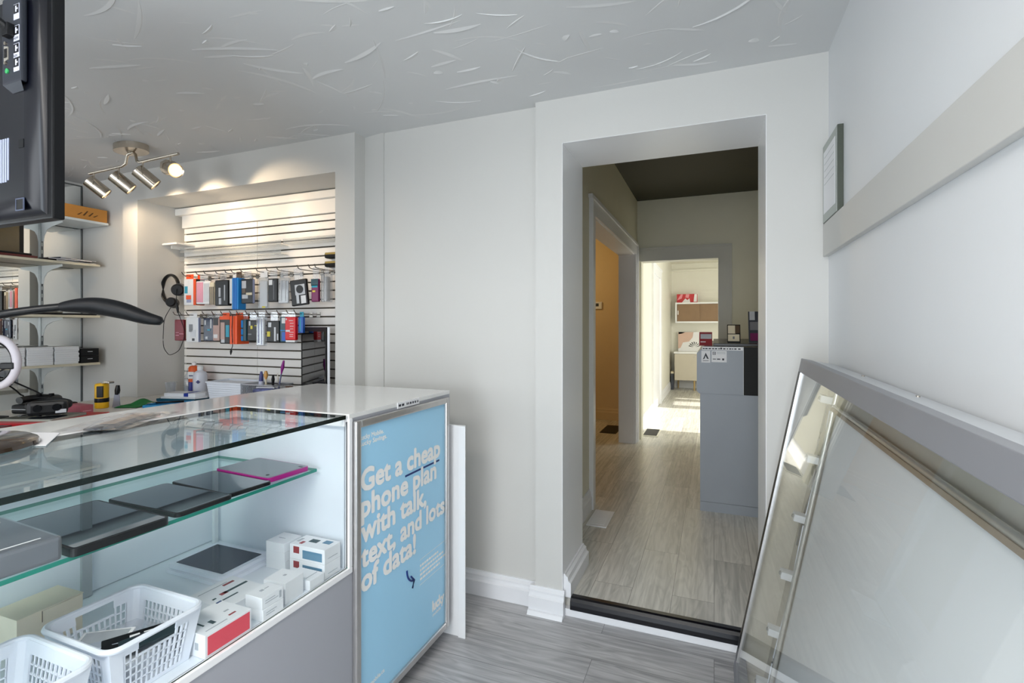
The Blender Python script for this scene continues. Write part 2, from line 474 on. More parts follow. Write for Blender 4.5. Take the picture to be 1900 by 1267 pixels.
# casing of the opening on the left of the passage
cs = MB()
for y0, y1, z1 in ((3.38, 3.50, 2.22), (5.47, 5.62, 2.22)):
    cs.box(-0.79, -0.772, y0, y1, HF, 2.10); 
cs.box(-0.79, -0.772, 3.38, 5.62, 2.10, 2.20)
cs.box(-0.79, -0.762, 3.36, 5.64, 2.20, 2.225)
cs.box(-0.772, -0.764, 5.50, 5.53, HF, 2.10); cs.box(-0.772, -0.760, 5.585, 5.62, HF, 2.20); cs.box(-0.772, -0.76, 3.38, 3.40, HF, 2.20)
cs.box(-0.955, -0.79, 5.462, 5.47, HF, 2.10); cs.box(-0.955, -0.79, 3.5, 3.508, HF, 2.10); cs.box(-0.955, -0.79, 3.5, 5.47, 2.092, 2.10)
struct('door_2', cs, TRIM)
cs = MB()
HG = mat('hall_trim_paint', (200, 200, 192), 0.4, var=0.02)
cs.box(0.047, 0.16, 5.684, 5.70, HF, 2.05); cs.box(-0.772, 0.16, 5.684, 5.70, 2.05, 2.165)
cs.box(0.16, 0.172, 5.674, 5.70, HF, 2.165); cs.box(-0.772, 0.172, 5.674, 5.70, 2.165, 2.19)
cs.box(0.04, 0.055, 5.678, 5.85, HF, 2.043); cs.box(-0.752, 0.055, 5.678, 5.85, 2.043, 2.058)
struct('door_3', cs, HG)
struct('baseboard_hall', bb((-0.79, 2.6, 0), (-0.79, 3.38, 0), (1, 0, 0), HF, 0.02, 0.14), TRIM)
# warm lit room on the left of the passage
wr = MB()
wr.box(-3.6, -0.95, 6.75, 6.85, HF, HC); wr.box(-3.6, -3.5, 2.75, 6.85, HF, HC)
wr.box(-0.96, -0.95, 5.85, 6.75, HF, HC)
struct('wall_warm_room', wr, TAN)
struct('baseboard_warm_room', bb((-3.5, 6.75, 0), (-0.96, 6.75, 0), (0, -1, 0), HF, 0.02, 0.16), TAN)
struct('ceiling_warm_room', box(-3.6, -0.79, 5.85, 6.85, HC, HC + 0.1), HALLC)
# far room
FC = 2.62
fr = MB()
fr.box(-0.95, -0.82, 5.85, 10.95, HF, FC)
struct('wall_far_left', fr, CREAM)
struct('wall_far_end', box(-0.95, 2.1, 10.9, 11.1, HF, FC), CREAM)
fr = MB()
fr.box(1.99, 2.1, 5.7, 6.3, HF, FC); fr.box(1.99, 2.1, 8.1, 8.42, HF, FC); fr.box(1.99, 2.1, 6.3, 8.1, HF, 0.75); fr.box(1.99, 2.1, 6.3, 8.1, 2.25, FC); fr.box(1.99, 2.1, 8.87, 9.18, HF, FC); fr.box(1.99, 2.1, 9.28, 11.1, HF, FC)
fr.box(1.99, 2.1, 8.42, 8.87, HF, 1.3); fr.box(1.99, 2.1, 8.42, 8.87, 1.98, FC); fr.box(1.99, 2.1, 9.18, 9.28, HF, 1.3); fr.box(1.99, 2.1, 9.18, 9.28, 1.98, FC)
struct('wall_far_right', fr, CREAM)
struct('wall_far_near', box(0.42, 2.1, 5.7, 5.85, HF, FC + 0.2), CREAM)
struct('ceiling_far', box(-0.95, 2.1, 5.85, 11.1, FC, FC + 0.1), CREAM)
struct('trim_4', box(-0.95, 2.0, 10.86, 10.9, 2.46, 2.5), CREAM)
struct('baseboard_far_left', bb((-0.82, 5.86, 0), (-0.82, 7.348, 0), (1, 0, 0), HF, 0.02, 0.16), TRIM)
struct('baseboard_far_corner', bb((-0.82, 8.572, 0), (-0.82, 10.88, 0), (1, 0, 0), HF, 0.02, 0.16), TRIM)
struct('baseboard_far_end', bb((-0.82, 10.9, 0), (1.98, 10.9, 0), (0, -1, 0), HF, 0.02, 0.16), TRIM)
d4 = MB()
d4.box(-0.82, -0.793, 7.35, 7.47, HF, 2.1); d4.box(-0.82, -0.793, 8.45, 8.57, HF, 2.1); d4.box(-0.82, -0.793, 7.35, 8.57, 2.1, 2.22); d4.box(-0.82, -0.785, 7.3, 8.62, 2.22, 2.25)
d4.box(-0.82, -0.812, 7.47, 8.45, HF + 0.01, 2.1)
d4.box(-0.812, -0.808, 7.6, 8.32, 0.3, 1.0); d4.box(-0.812, -0.808, 7.6, 8.32, 1.15, 1.95)
struct('door_4', d4, TRIM)

# ================================================================== DISPLAY COUNTER
XF, XB, Y0, YM, YE, CT = -1.05, -1.77, -0.45, 1.262, 1.90, 1.05
cnt = thing('display_counter', 'white and grey glass-topped display counter with a lit-through shelf, left of the doorway', 'counter', (-1.4, 0.7, 0))
m = MB()
m.box(XB, XF, YM, YE, 1.036, CT); m.box(XB, -1.53, Y0, YM, 1.036, CT)
m.build('worktop', WHITEG, cnt)
m = MB()   # stepped lip that holds the glass
m.box(-1.53, -1.516, Y0, YM, 1.028, 1.0445); m.box(-1.53, XF - 0.003, YM - 0.014, YM, 1.028, 1.0445)
m.box(-1.516, -1.510, Y0, YM - 0.014, 1.015, 1.036); m.box(-1.516, XF - 0.003, YM - 0.02, YM - 0.014, 1.015, 1.036)
m.build('glass_ledge', WHITE, cnt)
m = MB()
m.box(-1.515, XF, Y0, YM - 0.015, 1.037, 1.049)
for f in m.bm.faces:
    if abs(f.normal.z) < 0.5: f.material_index = 1
m.build('glass_top', [GL_TOP, EDGE_D], cnt)
m = MB()
m.box(XB, XB + 0.02, Y0, YE, 0.05, 1.036)                       # back
m.box(XB + 0.02, XF - 0.02, YM, YM + 0.02, 0.05, 1.036)                # end of the display
m.box(XB + 0.02, XF - 0.02, Y0 + 0.02, YM, 0.545, 0.57)                       # floor of the display
m.box(XB + 0.02, XF - 0.02, YE - 0.02, YE, 0.05, 1.036)                # far end
m.box(XB + 0.02, XF - 0.02, Y0, Y0 + 0.02, 0.05, 1.036)
m.build('carcass', DISP, cnt)
m = MB()
m.box(-1.63, -1.622, Y0 + 0.02, 0.868, 0.572, 1.025); m.box(-1.644, -1.636, 0.85, YM - 0.001, 0.572, 1.025)
m.build('sliding_door', DISP, cnt)
m = MB(); m.box(-1.632, -1.612, 0.846, 0.87, 0.572, 1.025); m.build('door_stile', mat('grey_edge', (170, 176, 180), 0.3), cnt)
m = MB(); m.box(-1.612, -1.600, YM - 0.03, YM - 0.016, 0.572, 1.02); m.build('shelf_standard', mat('white_metal', (222, 228, 230), 0.3, 0.2), cnt)
MB().box(XF - 0.012, XF + 0.004, Y0, YM + 0.012, 0.556, 0.574, 0, 0.002).build('front_rail', WHITE, cnt)
MB().box(XF - 0.012, XF + 0.004, YM - 0.004, YM + 0.012, 0.5742, 1.036, 0, 0.002).build('front_rail', WHITE, cnt)
m = MB(); m.box(XF - 0.008, XF - 0.004, Y0, YM - 0.004, 0.574, 1.037)
for f in m.bm.faces:
    if abs(f.normal.x) < 0.5: f.material_index = 1
m.build('front_glass', [glass('front_glass', (253, 254, 254), 0.3), EDGE_T], cnt)
m = MB(); m.box(XF - 0.02, XF, Y0, YM + 0.012, 0.05, 0.556); m.box(XF - 0.02, XF, YM + 0.012, YE, 0.05, 1.036)
m.build('front_panel', GREY, cnt)
m = MB(); m.box(XB + 0.03, XF - 0.05, Y0 + 0.03, YE - 0.03, 0.0, 0.05); m.build('plinth', mat('grey_plinth', (120, 120, 124), 0.5), cnt)  # recessed plinth in a plain mid grey
m = MB(); m.box(-1.598, -1.16, Y0 + 0.03, 1.243, 0.866, 0.875)
for f in m.bm.faces:
    if abs(f.normal.z) < 0.5: f.material_index = 1
m.build('glass_shelf', [GL_SH, EDGE_T], cnt)

# price strip on the edge of the worktop
INK = mat('dark_ink', (40, 42, 52), 0.6, var=0)
st = tag(box(XF + 0.0005, XF + 0.003, 1.516, 1.658, 1.028, 1.0505).build('label_strip', PAPER), 'thin white printed label strip on the worktop edge above the blue poster', 'label')
m = MB()
for i, (a, b) in enumerate(((0.006, 0.020), (0.026, 0.040), (0.056, 0.062), (0.066, 0.072), (0.078, 0.088), (0.094, 0.103), (0.109, 0.118), (0.124, 0.128), (0.131, 0.135))):
    m.box(XF + 0.003, XF + 0.0034, 1.516 + a, 1.516 + b, 1.035, 1.043)
WM[st.name] = Matrix.Identity(4)
m.build('print', INK, st)

# ------------------------------------------------------------------ poster frame on the counter
PX = XF + 0.001
BLUE = mat('sky_blue_poster', (168, 221, 251), 0.35, var=0.02, vscale=2)
NAVY = mat('navy_print', (16, 44, 112), 0.5, var=0)
pf = thing('poster_frame', 'aluminium snap frame with a sky blue phone plan poster on the counter end', 'poster', (PX, 1.57, 0.06))
fy0, fy1, fz0, fz1, fwid = 1.2755, 1.868, 0.066, 1.026, 0.024
for (y0, y1, z0, z1) in ((fy0, fy0 + fwid, fz0, fz1), (fy1 - fwid, fy1, fz0, fz1), (fy0 + fwid, fy1 - fwid, fz1 - fwid, fz1), (fy0 + fwid, fy1 - fwid, fz0, fz0 + fwid)):
    MB().box(PX, PX + 0.017, y0, y1, z0, z1, 0, 0.005).build('frame_rail', ALU, pf)
box(PX + 0.001, PX + 0.006, fy0 + 0.02, fy1 - 0.02, fz0 + 0.02, fz1 - 0.02).build('poster', BLUE, pf)
def ptext(body, y0, y1, z, height, bold, mname, m_, dx=0.0065):
    me = text_mesh(body, y1 - y0 - 2 * bold * height, 0.0, height)
    mb = MB(); r = bold * height
    for k in range(9):
        a = 2 * math.pi * k / 8
        oy, oz = (r * math.cos(a), r * math.sin(a)) if k < 8 else (0, 0)
        mb.mesh(me, Matrix.Translation((PX + dx + 0.00002 * k, y0 + r + oy, z + oz)) @ PLANE_X)
    bpy.data.meshes.remove(me)
    return mb.build(mname, m_, pf)
HEAD = mat('white_print', (250, 249, 246), 0.5, var=0)
big = (('Get a cheap', 1.306, 1.806, 0.795, 0.070), ('phone plan', 1.306, 1.776, 0.713, 0.070), ('with talk,', 1.306, 1.700, 0.632, 0.070), ('text, and lots', 1.306, 1.842, 0.553, 0.068), ('of data!', 1.306, 1.624, 0.475, 0.070))
for b_, y0, y1, z, h in big:
    ptext(b_, y0, y1, z, h * 1.0, 0.058, 'lettering', HEAD, 0.0075 + 0.0003 * big.index((b_, y0, y1, z, h)))
ptext('Lucky Mobile.', 1.302, 1.428, 0.961, 0.0145, 0.05, 'lettering', HEAD)
ptext('Lucky Savings.', 1.302, 1.446, 0.941, 0.0145, 0.05, 'lettering', HEAD)
ptext('lucky', 1.745, 1.840, 0.186, 0.040, 0.07, 'lettering', HEAD)
ptext('mobile', 1.748, 1.812, 0.164, 0.013, 0.04, 'lettering', HEAD)
ptext('luckymobile.ca', 1.312, 1.432, 0.148, 0.014, 0.04, 'lettering', HEAD)
MB().box(PX + 0.0065, PX + 0.0072, 1.556, 1.80, 0.774, 0.781).build('underline', NAVY, pf)
m = MB(); pts = [(PX + 0.0075, 1.566 + 0.05 * (1 - math.cos(t)) , 0.43 - 0.055 * math.sin(t)) for t in [R(a) for a in range(0, 96, 8)]]
m.tube(pts, 0.0035, 6); e = pts[-1]
m.tube([(e[0], e[1] - 0.022, e[2] + 0.022), e, (e[0], e[1] - 0.012, e[2] - 0.026)], 0.0035, 6)
m.build('arrow_mark', NAVY, pf)
m = MB()
for z, a, b in ((0.43, 1.654, 1.842), (0.334, 1.654, 1.842)): m.box(PX + 0.0062, PX + 0.0066, a, b, z, z + 0.0015)
rr = random.Random(3)
for k in range(4):
    y = 1.656
    while y < (1.79, 1.836, 1.838, 1.80)[k]:
        w = rr.uniform(0.006, 0.02); m.box(PX + 0.0062, PX + 0.0066, y, y + w, 0.352 + 0.017 * (3 - k), 0.352 + 0.017 * (3 - k) + 0.008); y += w + 0.004
m.build('small_print', HEAD, pf)

# white board standing at the end of the counter
wbd = thing('side_board', 'tall white board standing on the floor at the far end of the counter', 'board', (-1.3, 1.93, 0))
box(-1.62, -0.988, 1.912, 1.93, 0.0, 0.90, 0.002).build('panel', WHITE, wbd)
box(-1.012, -0.978, 1.905, 1.9115, 0.0, 0.90, 0.002).build('edge_strip', WHITE, wbd)

# ------------------------------------------------------------------ goods on the glass shelf
ZS = 0.8755
def tablet(name, label, cat, cx, cy, z, w, d, rot, h, body, face, bez=0.012, fmat=None, r=0.012, group=None, cam_=True):
    t = thing(name, label, cat, (cx, cy, z), (0, 0, R(rot)), group)
    MB().rrect(w, d, 0, h, r).build('body', body, t, local=True)
    MB().rrect(w - 2 * bez, d - 2 * bez, h + 0.0002, h + 0.0008, max(0.002, r - bez)).build('screen', fmat or face, t, local=True)
    return t
MAG = mat('magenta_plastic', (170, 24, 128), 0.3, var=0.02)
GREYB = mat('silver_grey_back', (134, 142, 148), 0.35, 0.3, var=0.03)
t = tablet('tablet', 'grey-backed tablet with a magenta edge, at the end of the glass shelf', 'tablet', -1.29, 1.155, ZS, 0.235, 0.148, -4, 0.013, MAG, GREYB, 0.004)
MB().cyl((0.085, -0.05, 0.0138), (0.085, -0.05, 0.0145), 0.005, n=14).build('camera_lens', BLACK, t, local=True)
MB().box(0.095, 0.109, 0.05, 0.056, 0.0138, 0.0144).build('maker_mark', BLACK, t, local=True)
MIR = mat('dark_glossy_glass', (40, 46, 54), 0.02, var=0.02, coat=1.0)
tablet('tablet', 'slim black glossy tablet beside the magenta one on the shelf', 'tablet', -1.29, 1.015, ZS, 0.25, 0.132, -4, 0.009, BLACK, MIR, 0.004)
t = tablet('tablet', 'black tablet with a wide glossy screen, middle of the glass shelf', 'tablet', -1.29, 0.872, ZS, 0.262, 0.148, 0, 0.010, BLACK, MIR, 0.004)
t = tablet('tablet', 'black tablet with dark grey screen half hidden by the grey pouch', 'tablet', -1.285, 0.682, ZS, 0.285, 0.185, -2, 0.016, BLACK, MIR, 0.006)
pc = thing('wrapped_box', 'grey tablet box in shiny plastic wrap on the glass shelf edge', 'box', (-1.262, 0.475, ZS), (0, 0, R(-3)))
MB().box(-0.14, 0.098, -0.105, 0.105, 0, 0.045, 0, 0.006).build('box_body', mat('slate_grey_box', (72, 80, 92), 0.35, var=0.08), pc, local=True)
MB().box(-0.1415, 0.0995, -0.1065, 0.1065, 0.0005, 0.0465, 0, 0.008).build('plastic_wrap', GL_BAG, pc, local=True)
MB().box(-0.13, -0.09, 0.045, 0.085, 0.0468, 0.0474).build('label_sticker', PAPER, pc, local=True)
m = MB(); m.box(0.078, 0.081, -0.085, -0.03, 0.0468, 0.0474); m.box(0.078, 0.081, -0.025, 0.08, 0.0468, 0.0474); m.box(0.069, 0.072, -0.06, 0.02, 0.0468, 0.0474)
m.build('barcode_print', PAPER, pc, local=True)

# ------------------------------------------------------------------ goods on the floor of the display
ZD = 0.5705
t = tablet('tablet', 'white tablet with a dark screen lying on another white tablet', 'tablet', -1.445, 1.13, ZD + 0.011, 0.232, 0.172, 0, 0.011, WPLAS, mat('navy_black_screen', (30, 36, 58), 0.12, var=0.02), 0.016)
t = tablet('tablet', 'white tablet underneath the one with the dark screen', 'tablet', -1.437, 1.125, ZD, 0.246, 0.184, -1, 0.010, WPLAS, WPLAS, 0.012)
CARDB = mat('brown_cardboard', (228, 216, 194), 0.75, var=0.06, vscale=12)
cb = thing('cardboard_box', 'brown cardboard box with a tuck flap behind the baskets', 'box', (-1.505, 0.70, ZD), (0, 0, 2))
cb.rotation_euler = (0, 0, R(2)); WM[cb.name] = Matrix.Translation((-1.505, 0.70, ZD)) @ Matrix.Rotation(R(2), 4, 'Z')
MB().box(-0.05, 0.048, -0.065, 0.065, 0, 0.088, 0, 0.001).build('box_body', CARDB, cb, local=True)
MB().box(-0.051, 0.05, -0.066, 0.066, 0.088, 0.0905, 0, 0.0008).build('lid', CARDB, cb, local=True)
m = MB(); m.box(0.048, 0.0505, -0.02, 0.064, 0.062, 0.0875, 0, 0.0005); m.build('tuck_flap', CARDB, cb, local=True)
m = MB(); m.box(0.0505, 0.0512, -0.02, -0.0185, 0.062, 0.0875); m.box(0.0485, 0.0512, -0.005, 0.03, 0.028, 0.030); m.box(0.0485, 0.0512, -0.01, -0.005, 0.030, 0.042); m.box(0.0485, 0.0512, 0.026, 0.030, 0.03, 0.042)
m.build('slot_marks', mat('dark_slot_mark', (110, 100, 84), 0.8), cb, local=True)  # thin darker bars along the flap and slot edges

def basket(label, cx, cy, w, d, h, rot):
    t = thing('storage_basket', label, 'basket', (cx, cy, ZD), (0, 0, R(rot)), None)
    top = (w / 2, d / 2); bot = (w / 2 - 0.018, d / 2 - 0.018)
    m = MB(); th = 0.003
    def pt(side, s, v, off=0.0):
        k = v / h; W = bot[0] + (top[0] - bot[0]) * k - off; D = bot[1] + (top[1] - bot[1]) * k - off
        if side == 0: return (s * W, -D, v)
        if side == 1: return (W, s * D, v)
        if side == 2: return (-s * W, D, v)
        return (-W, -s * D, v)
    def strip(side, s0, s1, v0, v1):
        q = [pt(side, s0, v0), pt(side, s1, v0), pt(side, s1, v1), pt(side, s0, v1)]
        qi = [pt(side, s0, v0, th), pt(side, s1, v0, th), pt(side, s1, v1, th), pt(side, s0, v1, th)]
        a = [m.bm.verts.new(p) for p in q]; b = [m.bm.verts.new(p) for p in qi]
        m.bm.faces.new(a); m.bm.faces.new(b[::-1])
        for i in range(4): m.bm.faces.new([a[i], b[i], b[(i+1) % 4], a[(i+1) % 4]])
    for side in range(4):
        long = side in (1, 3)
        strip(side, -1, 1, 0.0, h * 0.08)
        if long:
            strip(side, -1, -0.42, h*0.80, h); strip(side, 0.42, 1, h*0.80, h); strip(side, -0.42, 0.42, h*0.94, h)
            strip(side, -0.42, 0.42, h*0.66, h*0.70)
        else: strip(side, -1, 1, h * 0.80, h)
        strip(side, -1, -0.72, h*0.08, h*0.8); strip(side, 0.72, 1, h*0.08, h*0.8)
        nb = 11; rows = 5
        v0, v1 = h * 0.08, h * 0.80
        for k in range(nb + 1):
            s = -0.72 + 1.44 * k / nb
            strip(side, s - 0.022, s + 0.022, v0, (v1 if not long or abs(s) > 0.42 else h * 0.68))
        for k in range(1, rows):
            v = v0 + (v1 - v0) * k / rows
            strip(side, -0.72, 0.72, v - 0.0013, v + 0.0013) if not (long and v > h*0.62) else (strip(side, -0.72, -0.42, v - 0.0013, v + 0.0013), strip(side, 0.42, 0.72, v - 0.0013, v + 0.0013))
    m.build('mesh_wall', WPLAS, t, local=True, normals=True)
    m = MB(); m.rrect(w - 0.036, d - 0.036, 0.0, 0.004, 0.012); m.build('base', WPLAS, t, local=True)
    n = 8; pts = []
    r = 0.028; W, D = w / 2 + 0.004, d / 2 + 0.004
    for cx_, cy_, a0 in ((W - r, D - r, 0), (-W + r, D - r, 90), (-W + r, -D + r, 180), (W - r, -D + r, 270)):
        for i in range(n + 1):
            a = R(a0 + 90 * i / n); pts.append((cx_ + r * math.cos(a), cy_ + r * math.sin(a), h))
    m = MB(); m.tube(pts, 0.006, 8, closed=True); m.build('rim', WPLAS, t, local=True)
    # rounded solid corners
    for sx, sy in ((1, 1), (-1, 1), (-1, -1), (1, -1)):
        m = MB()
        a0 = {(1, 1): 0, (-1, 1): 90, (-1, -1): 180, (1, -1): 270}[(sx, sy)]
        rr_ = 0.024; prev = None
        for i in range(7):
            a = R(a0 + 90 * i / 6)
            b = (sx * (bot[0] - rr_) + rr_ * math.cos(a), sy * (bot[1] - rr_) + rr_ * math.sin(a), 0)
            tp = (sx * (top[0] - rr_) + rr_ * math.cos(a), sy * (top[1] - rr_) + rr_ * math.sin(a), h)
            vb, vt = m.bm.verts.new(b), m.bm.verts.new(tp)
            if prev: 
                f = m.bm.faces.new([prev[0], vb, vt, prev[1]]); f.smooth = True
            prev = (vb, vt)
        m.build('corner', WPLAS, t, local=True)
    return t
basket('white plastic lattice basket full of packets, right of its twin', -1.195, 0.708, 0.222, 0.19, 0.118, 0)
basket('white plastic lattice basket cut off by the left picture edge', -1.195, 0.490, 0.222, 0.19, 0.118, 0)

# packets in the right basket, boxes in the left one
def packet(name, label, cat, cx, cy, z, w, d, h, rot, tilt, body, face=None, marks=None, group=None, tilty=0):
    t = thing(name, label, cat, (cx, cy, z), (R(tilt), R(tilty), R(rot)), group)
    MB().box(-w/2, w/2, -d/2, d/2, 0, h, 0, min(0.002, h*0.3)).build('body', body, t, local=True)
    if face is not None:
        MB().box(-w/2*0.86, w/2*0.86, -d/2*0.86, d/2*0.86, h + 0.0001, h + 0.0006).build('face', face, t, local=True)
    if marks:
        m = MB()
        for (a, b, c, d_) in marks: m.box(a*w/2, b*w/2, c*d/2, d_*d/2, h + 0.0006, h + 0.0011)
        m.build('print', INK if body is not BLACK else PAPER, t, local=True)
    return t
packet('cable_packet', 'white carded cable packet lying in the right basket', 'packet', -1.228, 0.68, 0.632, 0.10, 0.075, 0.010, 35, 8, PAPER, GL_CLR)
packet('cable_packet', 'grey blister packet in the middle of the right basket', 'packet', -1.192, 0.692, 0.636, 0.11, 0.036, 0.010, 52, -6, mat('pale_blue_grey', (170, 178, 192), 0.4), None, ((0.4, 0.9, -0.6, 0.6),))
packet('cable_packet', 'black packet with three white symbols in the right basket', 'packet', -1.167, 0.714, 0.640, 0.12, 0.04, 0.008, 60, 10, BLACK, None, ((-0.2, 0.1, -0.4, 0.4), (0.22, 0.5, -0.4, 0.4), (0.6, 0.88, -0.4, 0.4)))
packet('cable_packet', 'dark green and white packet against the basket front', 'packet', -1.142, 0.728, 0.640, 0.11, 0.036, 0.008, 70, 14, mat('dark_teal_card', (36, 52, 58), 0.4), None, ((-0.5, 0.5, 0.5, 0.8),))
packet('cable_bundle', 'bag of grey and white cables filling the bottom of the right basket', 'bag', -1.195, 0.708, 0.5755, 0.135, 0.125, 0.045, 0, 0, mat('pale_cable_bag', (198, 204, 212), 0.4, var=0.35, vscale=50))
packet('zip_bag', 'clear zip bag crumpled at the far end of the right basket', 'bag', -1.20, 0.752, 0.628, 0.12, 0.05, 0.012, 5, -10, GL_BAG)
packet('small_box', 'flat white box lying in the left basket', 'box', -1.225, 0.505, 0.577, 0.085, 0.10, 0.02, 12, 0, CARD, None, ((0.1, 0.5, 0.4, 0.7),))
packet('small_box', 'white box with grey print tilted in the left basket', 'box', -1.175, 0.48, 0.599, 0.06, 0.09, 0.018, -20, 0, CARD, None, ((0.0, 0.5, -0.2, 0.3),))

# boxes in front
def label_box(name, label, x0, x1, y0, y1, z0, z1, rot=0, top=(), front=(), side=(), group=None, body=None):
    cx, cy = (x0 + x1) / 2, (y0 + y1) / 2
    t = thing(name, label, 'box', (cx, cy, z0), (0, 0, R(rot)), group)
    w, d, h = x1 - x0, y1 - y0, z1 - z0
    MB().box(-w/2, w/2, -d/2, d/2, 0, h, 0, 0.0012).build('carton', body or CARD, t, local=True)
    for i, (lst, fn) in enumerate(((top, lambda a, b, c, e: (a*w/2, b*w/2, c*d/2, e*d/2, h, h + 0.0006)), (front, lambda a, b, c, e: (w/2, w/2 + 0.0006, a*d/2, b*d/2, c*h, e*h)), (side, lambda a, b, c, e: (a*w/2, b*w/2, -d/2 - 0.0006, -d/2, c*h, e*h)))):
        by = {}
        for (mt, a, b, c, e) in lst: by.setdefault(mt.name, (mt, []))[1].append((a, b, c, e))
        for mt, rc in by.values():
            mm = MB()
            for r_ in rc: mm.box(*fn(*r_))
            mm.build(('top_print', 'front_print', 'side_print')[i], mt, t, local=True)
    return t
RED = mat('red_print', (228, 82, 98), 0.4, var=0.02); DRED = mat('dark_red_print', (150, 62, 66), 0.5); BLUEP = mat('steel_blue_print', (96, 138, 164), 0.5)
GREEN = mat('dark_slate_print', (60, 84, 88), 0.5); PALE = mat('pale_grey_print', (176, 182, 188), 0.5); DBLUE = mat('dark_blue_print', (48, 72, 120), 0.5)
label_box('product_box', 'white box with a bright red front panel at the display edge', -1.172, -1.064, 0.796, 0.918, ZD, 0.624, 0,
          top=((GREEN, 0.15, 0.5, -0.35, -0.2), (GREEN, -0.5, 0.3, -0.62, -0.55), (PALE, 0.7, 0.76, -0.8, 0.1), (DBLUE, -0.9, -0.8, 0.72, 0.95), (DRED, 0.5, 0.6, 0.3, 0.6), (PALE, 0.05, 0.15, 0.4, 0.6)), front=((RED, -0.9, 0.92, 0.12, 0.9),), side=((PALE, 0.4, 0.6, 0.3, 0.6),))
label_box('product_box', 'flat white cable box printed with a curved black cable', -1.31, -1.165, 0.93, 1.06, ZD, 0.595, -2,
          top=((GREEN, -0.1, 0.02, -0.2, 0.9), (GREEN, 0.35, 0.42, -0.7, 0.1), (DRED, -0.12, 0.05, -0.35, -0.05), (DRED, -0.62, -0.5, 0.2, 0.7), (PALE, -0.72, -0.68, -0.8, 0.5), (GREEN, 0.0, 0.08, -0.75, -0.6)), side=((DBLUE, -0.95, -0.4, 0.1, 0.9),))
label_box('small_box', 'upper white earphone box with faint print, next to the red-fronted box', -1.122, -1.064, 0.95, 1.018, ZD + 0.0305, 0.632, 0, top=((PALE, -0.3, 0.0, -0.3, 0.0), (PALE, -0.2, -0.1, 0.1, 0.5)), front=((PALE, -0.7, 0.2, 0.6, 0.66), (PALE, -0.7, 0.5, 0.4, 0.46), (PALE, 0.6, 0.8, 0.2, 0.8)))
label_box('small_box', 'lower white earphone box stacked beneath its twin', -1.122, -1.063, 0.952, 1.018, ZD, ZD + 0.030, 0, front=((PALE, -0.7, 0.3, 0.6, 0.66), (PALE, -0.7, 0.1, 0.4, 0.46)))
label_box('small_box', 'plain white square box with a tiny grey mark on its lid', -1.15, -1.075, 1.032, 1.10, ZD, 0.628, 3, top=((PALE, -0.1, 0.1, 0.0, 0.25),))
label_box('small_box', 'low flat white box between the square box and the printed boxes', -1.16, -1.066, 1.115, 1.172, ZD, 0.598, 0, top=((PALE, 0.5, 0.56, -0.7, 0.8),))
for zz, la in ((ZD, 'white charger box printed with a black earbud, lower of the two'), (ZD + 0.0445, 'white charger box printed with a black earbud, on top of its twin')):
    label_box('product_box', la, -1.205, -1.07, 1.178, 1.246, zz, zz + 0.044, 0 if zz == ZD else 0,
              top=((GREEN, -0.35, 0.1, -0.1, 0.5), (DRED, -0.62, -0.45, -0.7, -0.2), (PALE, -0.9, -0.75, -0.4, 0.3), (BLUEP, 0.35, 0.75, 0.1, 0.7)), front=((PALE, -0.6, 0.6, 0.3, 0.34),), side=((DRED, -0.78, -0.45, 0.42, 0.88), (BLUEP, -0.25, 0.85, 0.15, 0.72)))
for k in range(3):
    label_box('small_box', ('lowest', 'middle', 'topmost')[k] + ' small white box of the stack behind the earbud boxes', -1.30 + 0.002*k, -1.222, 1.176 - 0.002*k, 1.243, ZD + 0.0285*k, ZD + 0.0285*k + 0.028, 0, top=((PALE, -0.5, 0.2, -0.1, 0.0),), group=None)

# ------------------------------------------------------------------ on the counter top
pg = [(-1.70, 0.71), (-1.545, 0.762), (-1.408, 0.668), (-1.56, 0.60), (-1.72, 0.60)]
m = MB(); m.extr([(x, y, CT + 0.0004) for x, y in pg], (0, 0, 0.0012)); tag(m.build('paper_sheet', PAPER), 'loose white paper sheet lying on the counter beside the lamp foot', 'paper')
bgq = thing('plastic_bag', 'clear zip bag holding a black gadget, lying on the counter glass', 'bag', (-1.565, 0.92, CT), (0, 0, R(30)))
m = MB(); N = 12
gr = [[m.bm.verts.new((-0.085 + 0.17*i/N, -0.145 + 0.29*j/N, 0.004 + 0.012*math.sin(math.pi*i/N)*math.sin(math.pi*j/N) + 0.003*math.sin(i*2.3 + j*1.1) * (0 < i < N and 0 < j < N))) for j in range(N+1)] for i in range(N+1)]
for i in range(N):
    for j in range(N): m.bm.faces.new([gr[i][j], gr[i+1][j], gr[i+1][j+1], gr[i][j+1]])
m.build('film', GL_BAG, bgq, local=True)
m = MB(); m.box(0.012, 0.05, -0.12, 0.10, 0.0015, 0.0065, 0, 0.002); m.box(-0.02, 0.02, -0.13, -0.06, 0.0015, 0.0065, 0, 0.002)
m.build('gadget', DARKG, bgq, local=True)
MB().box(-0.03, 0.01, -0.05, 0.11, 0.0015, 0.006, 0, 0.002).build('brown_insert', mat('beige_insert', (176, 156, 138), 0.5), bgq, local=True)

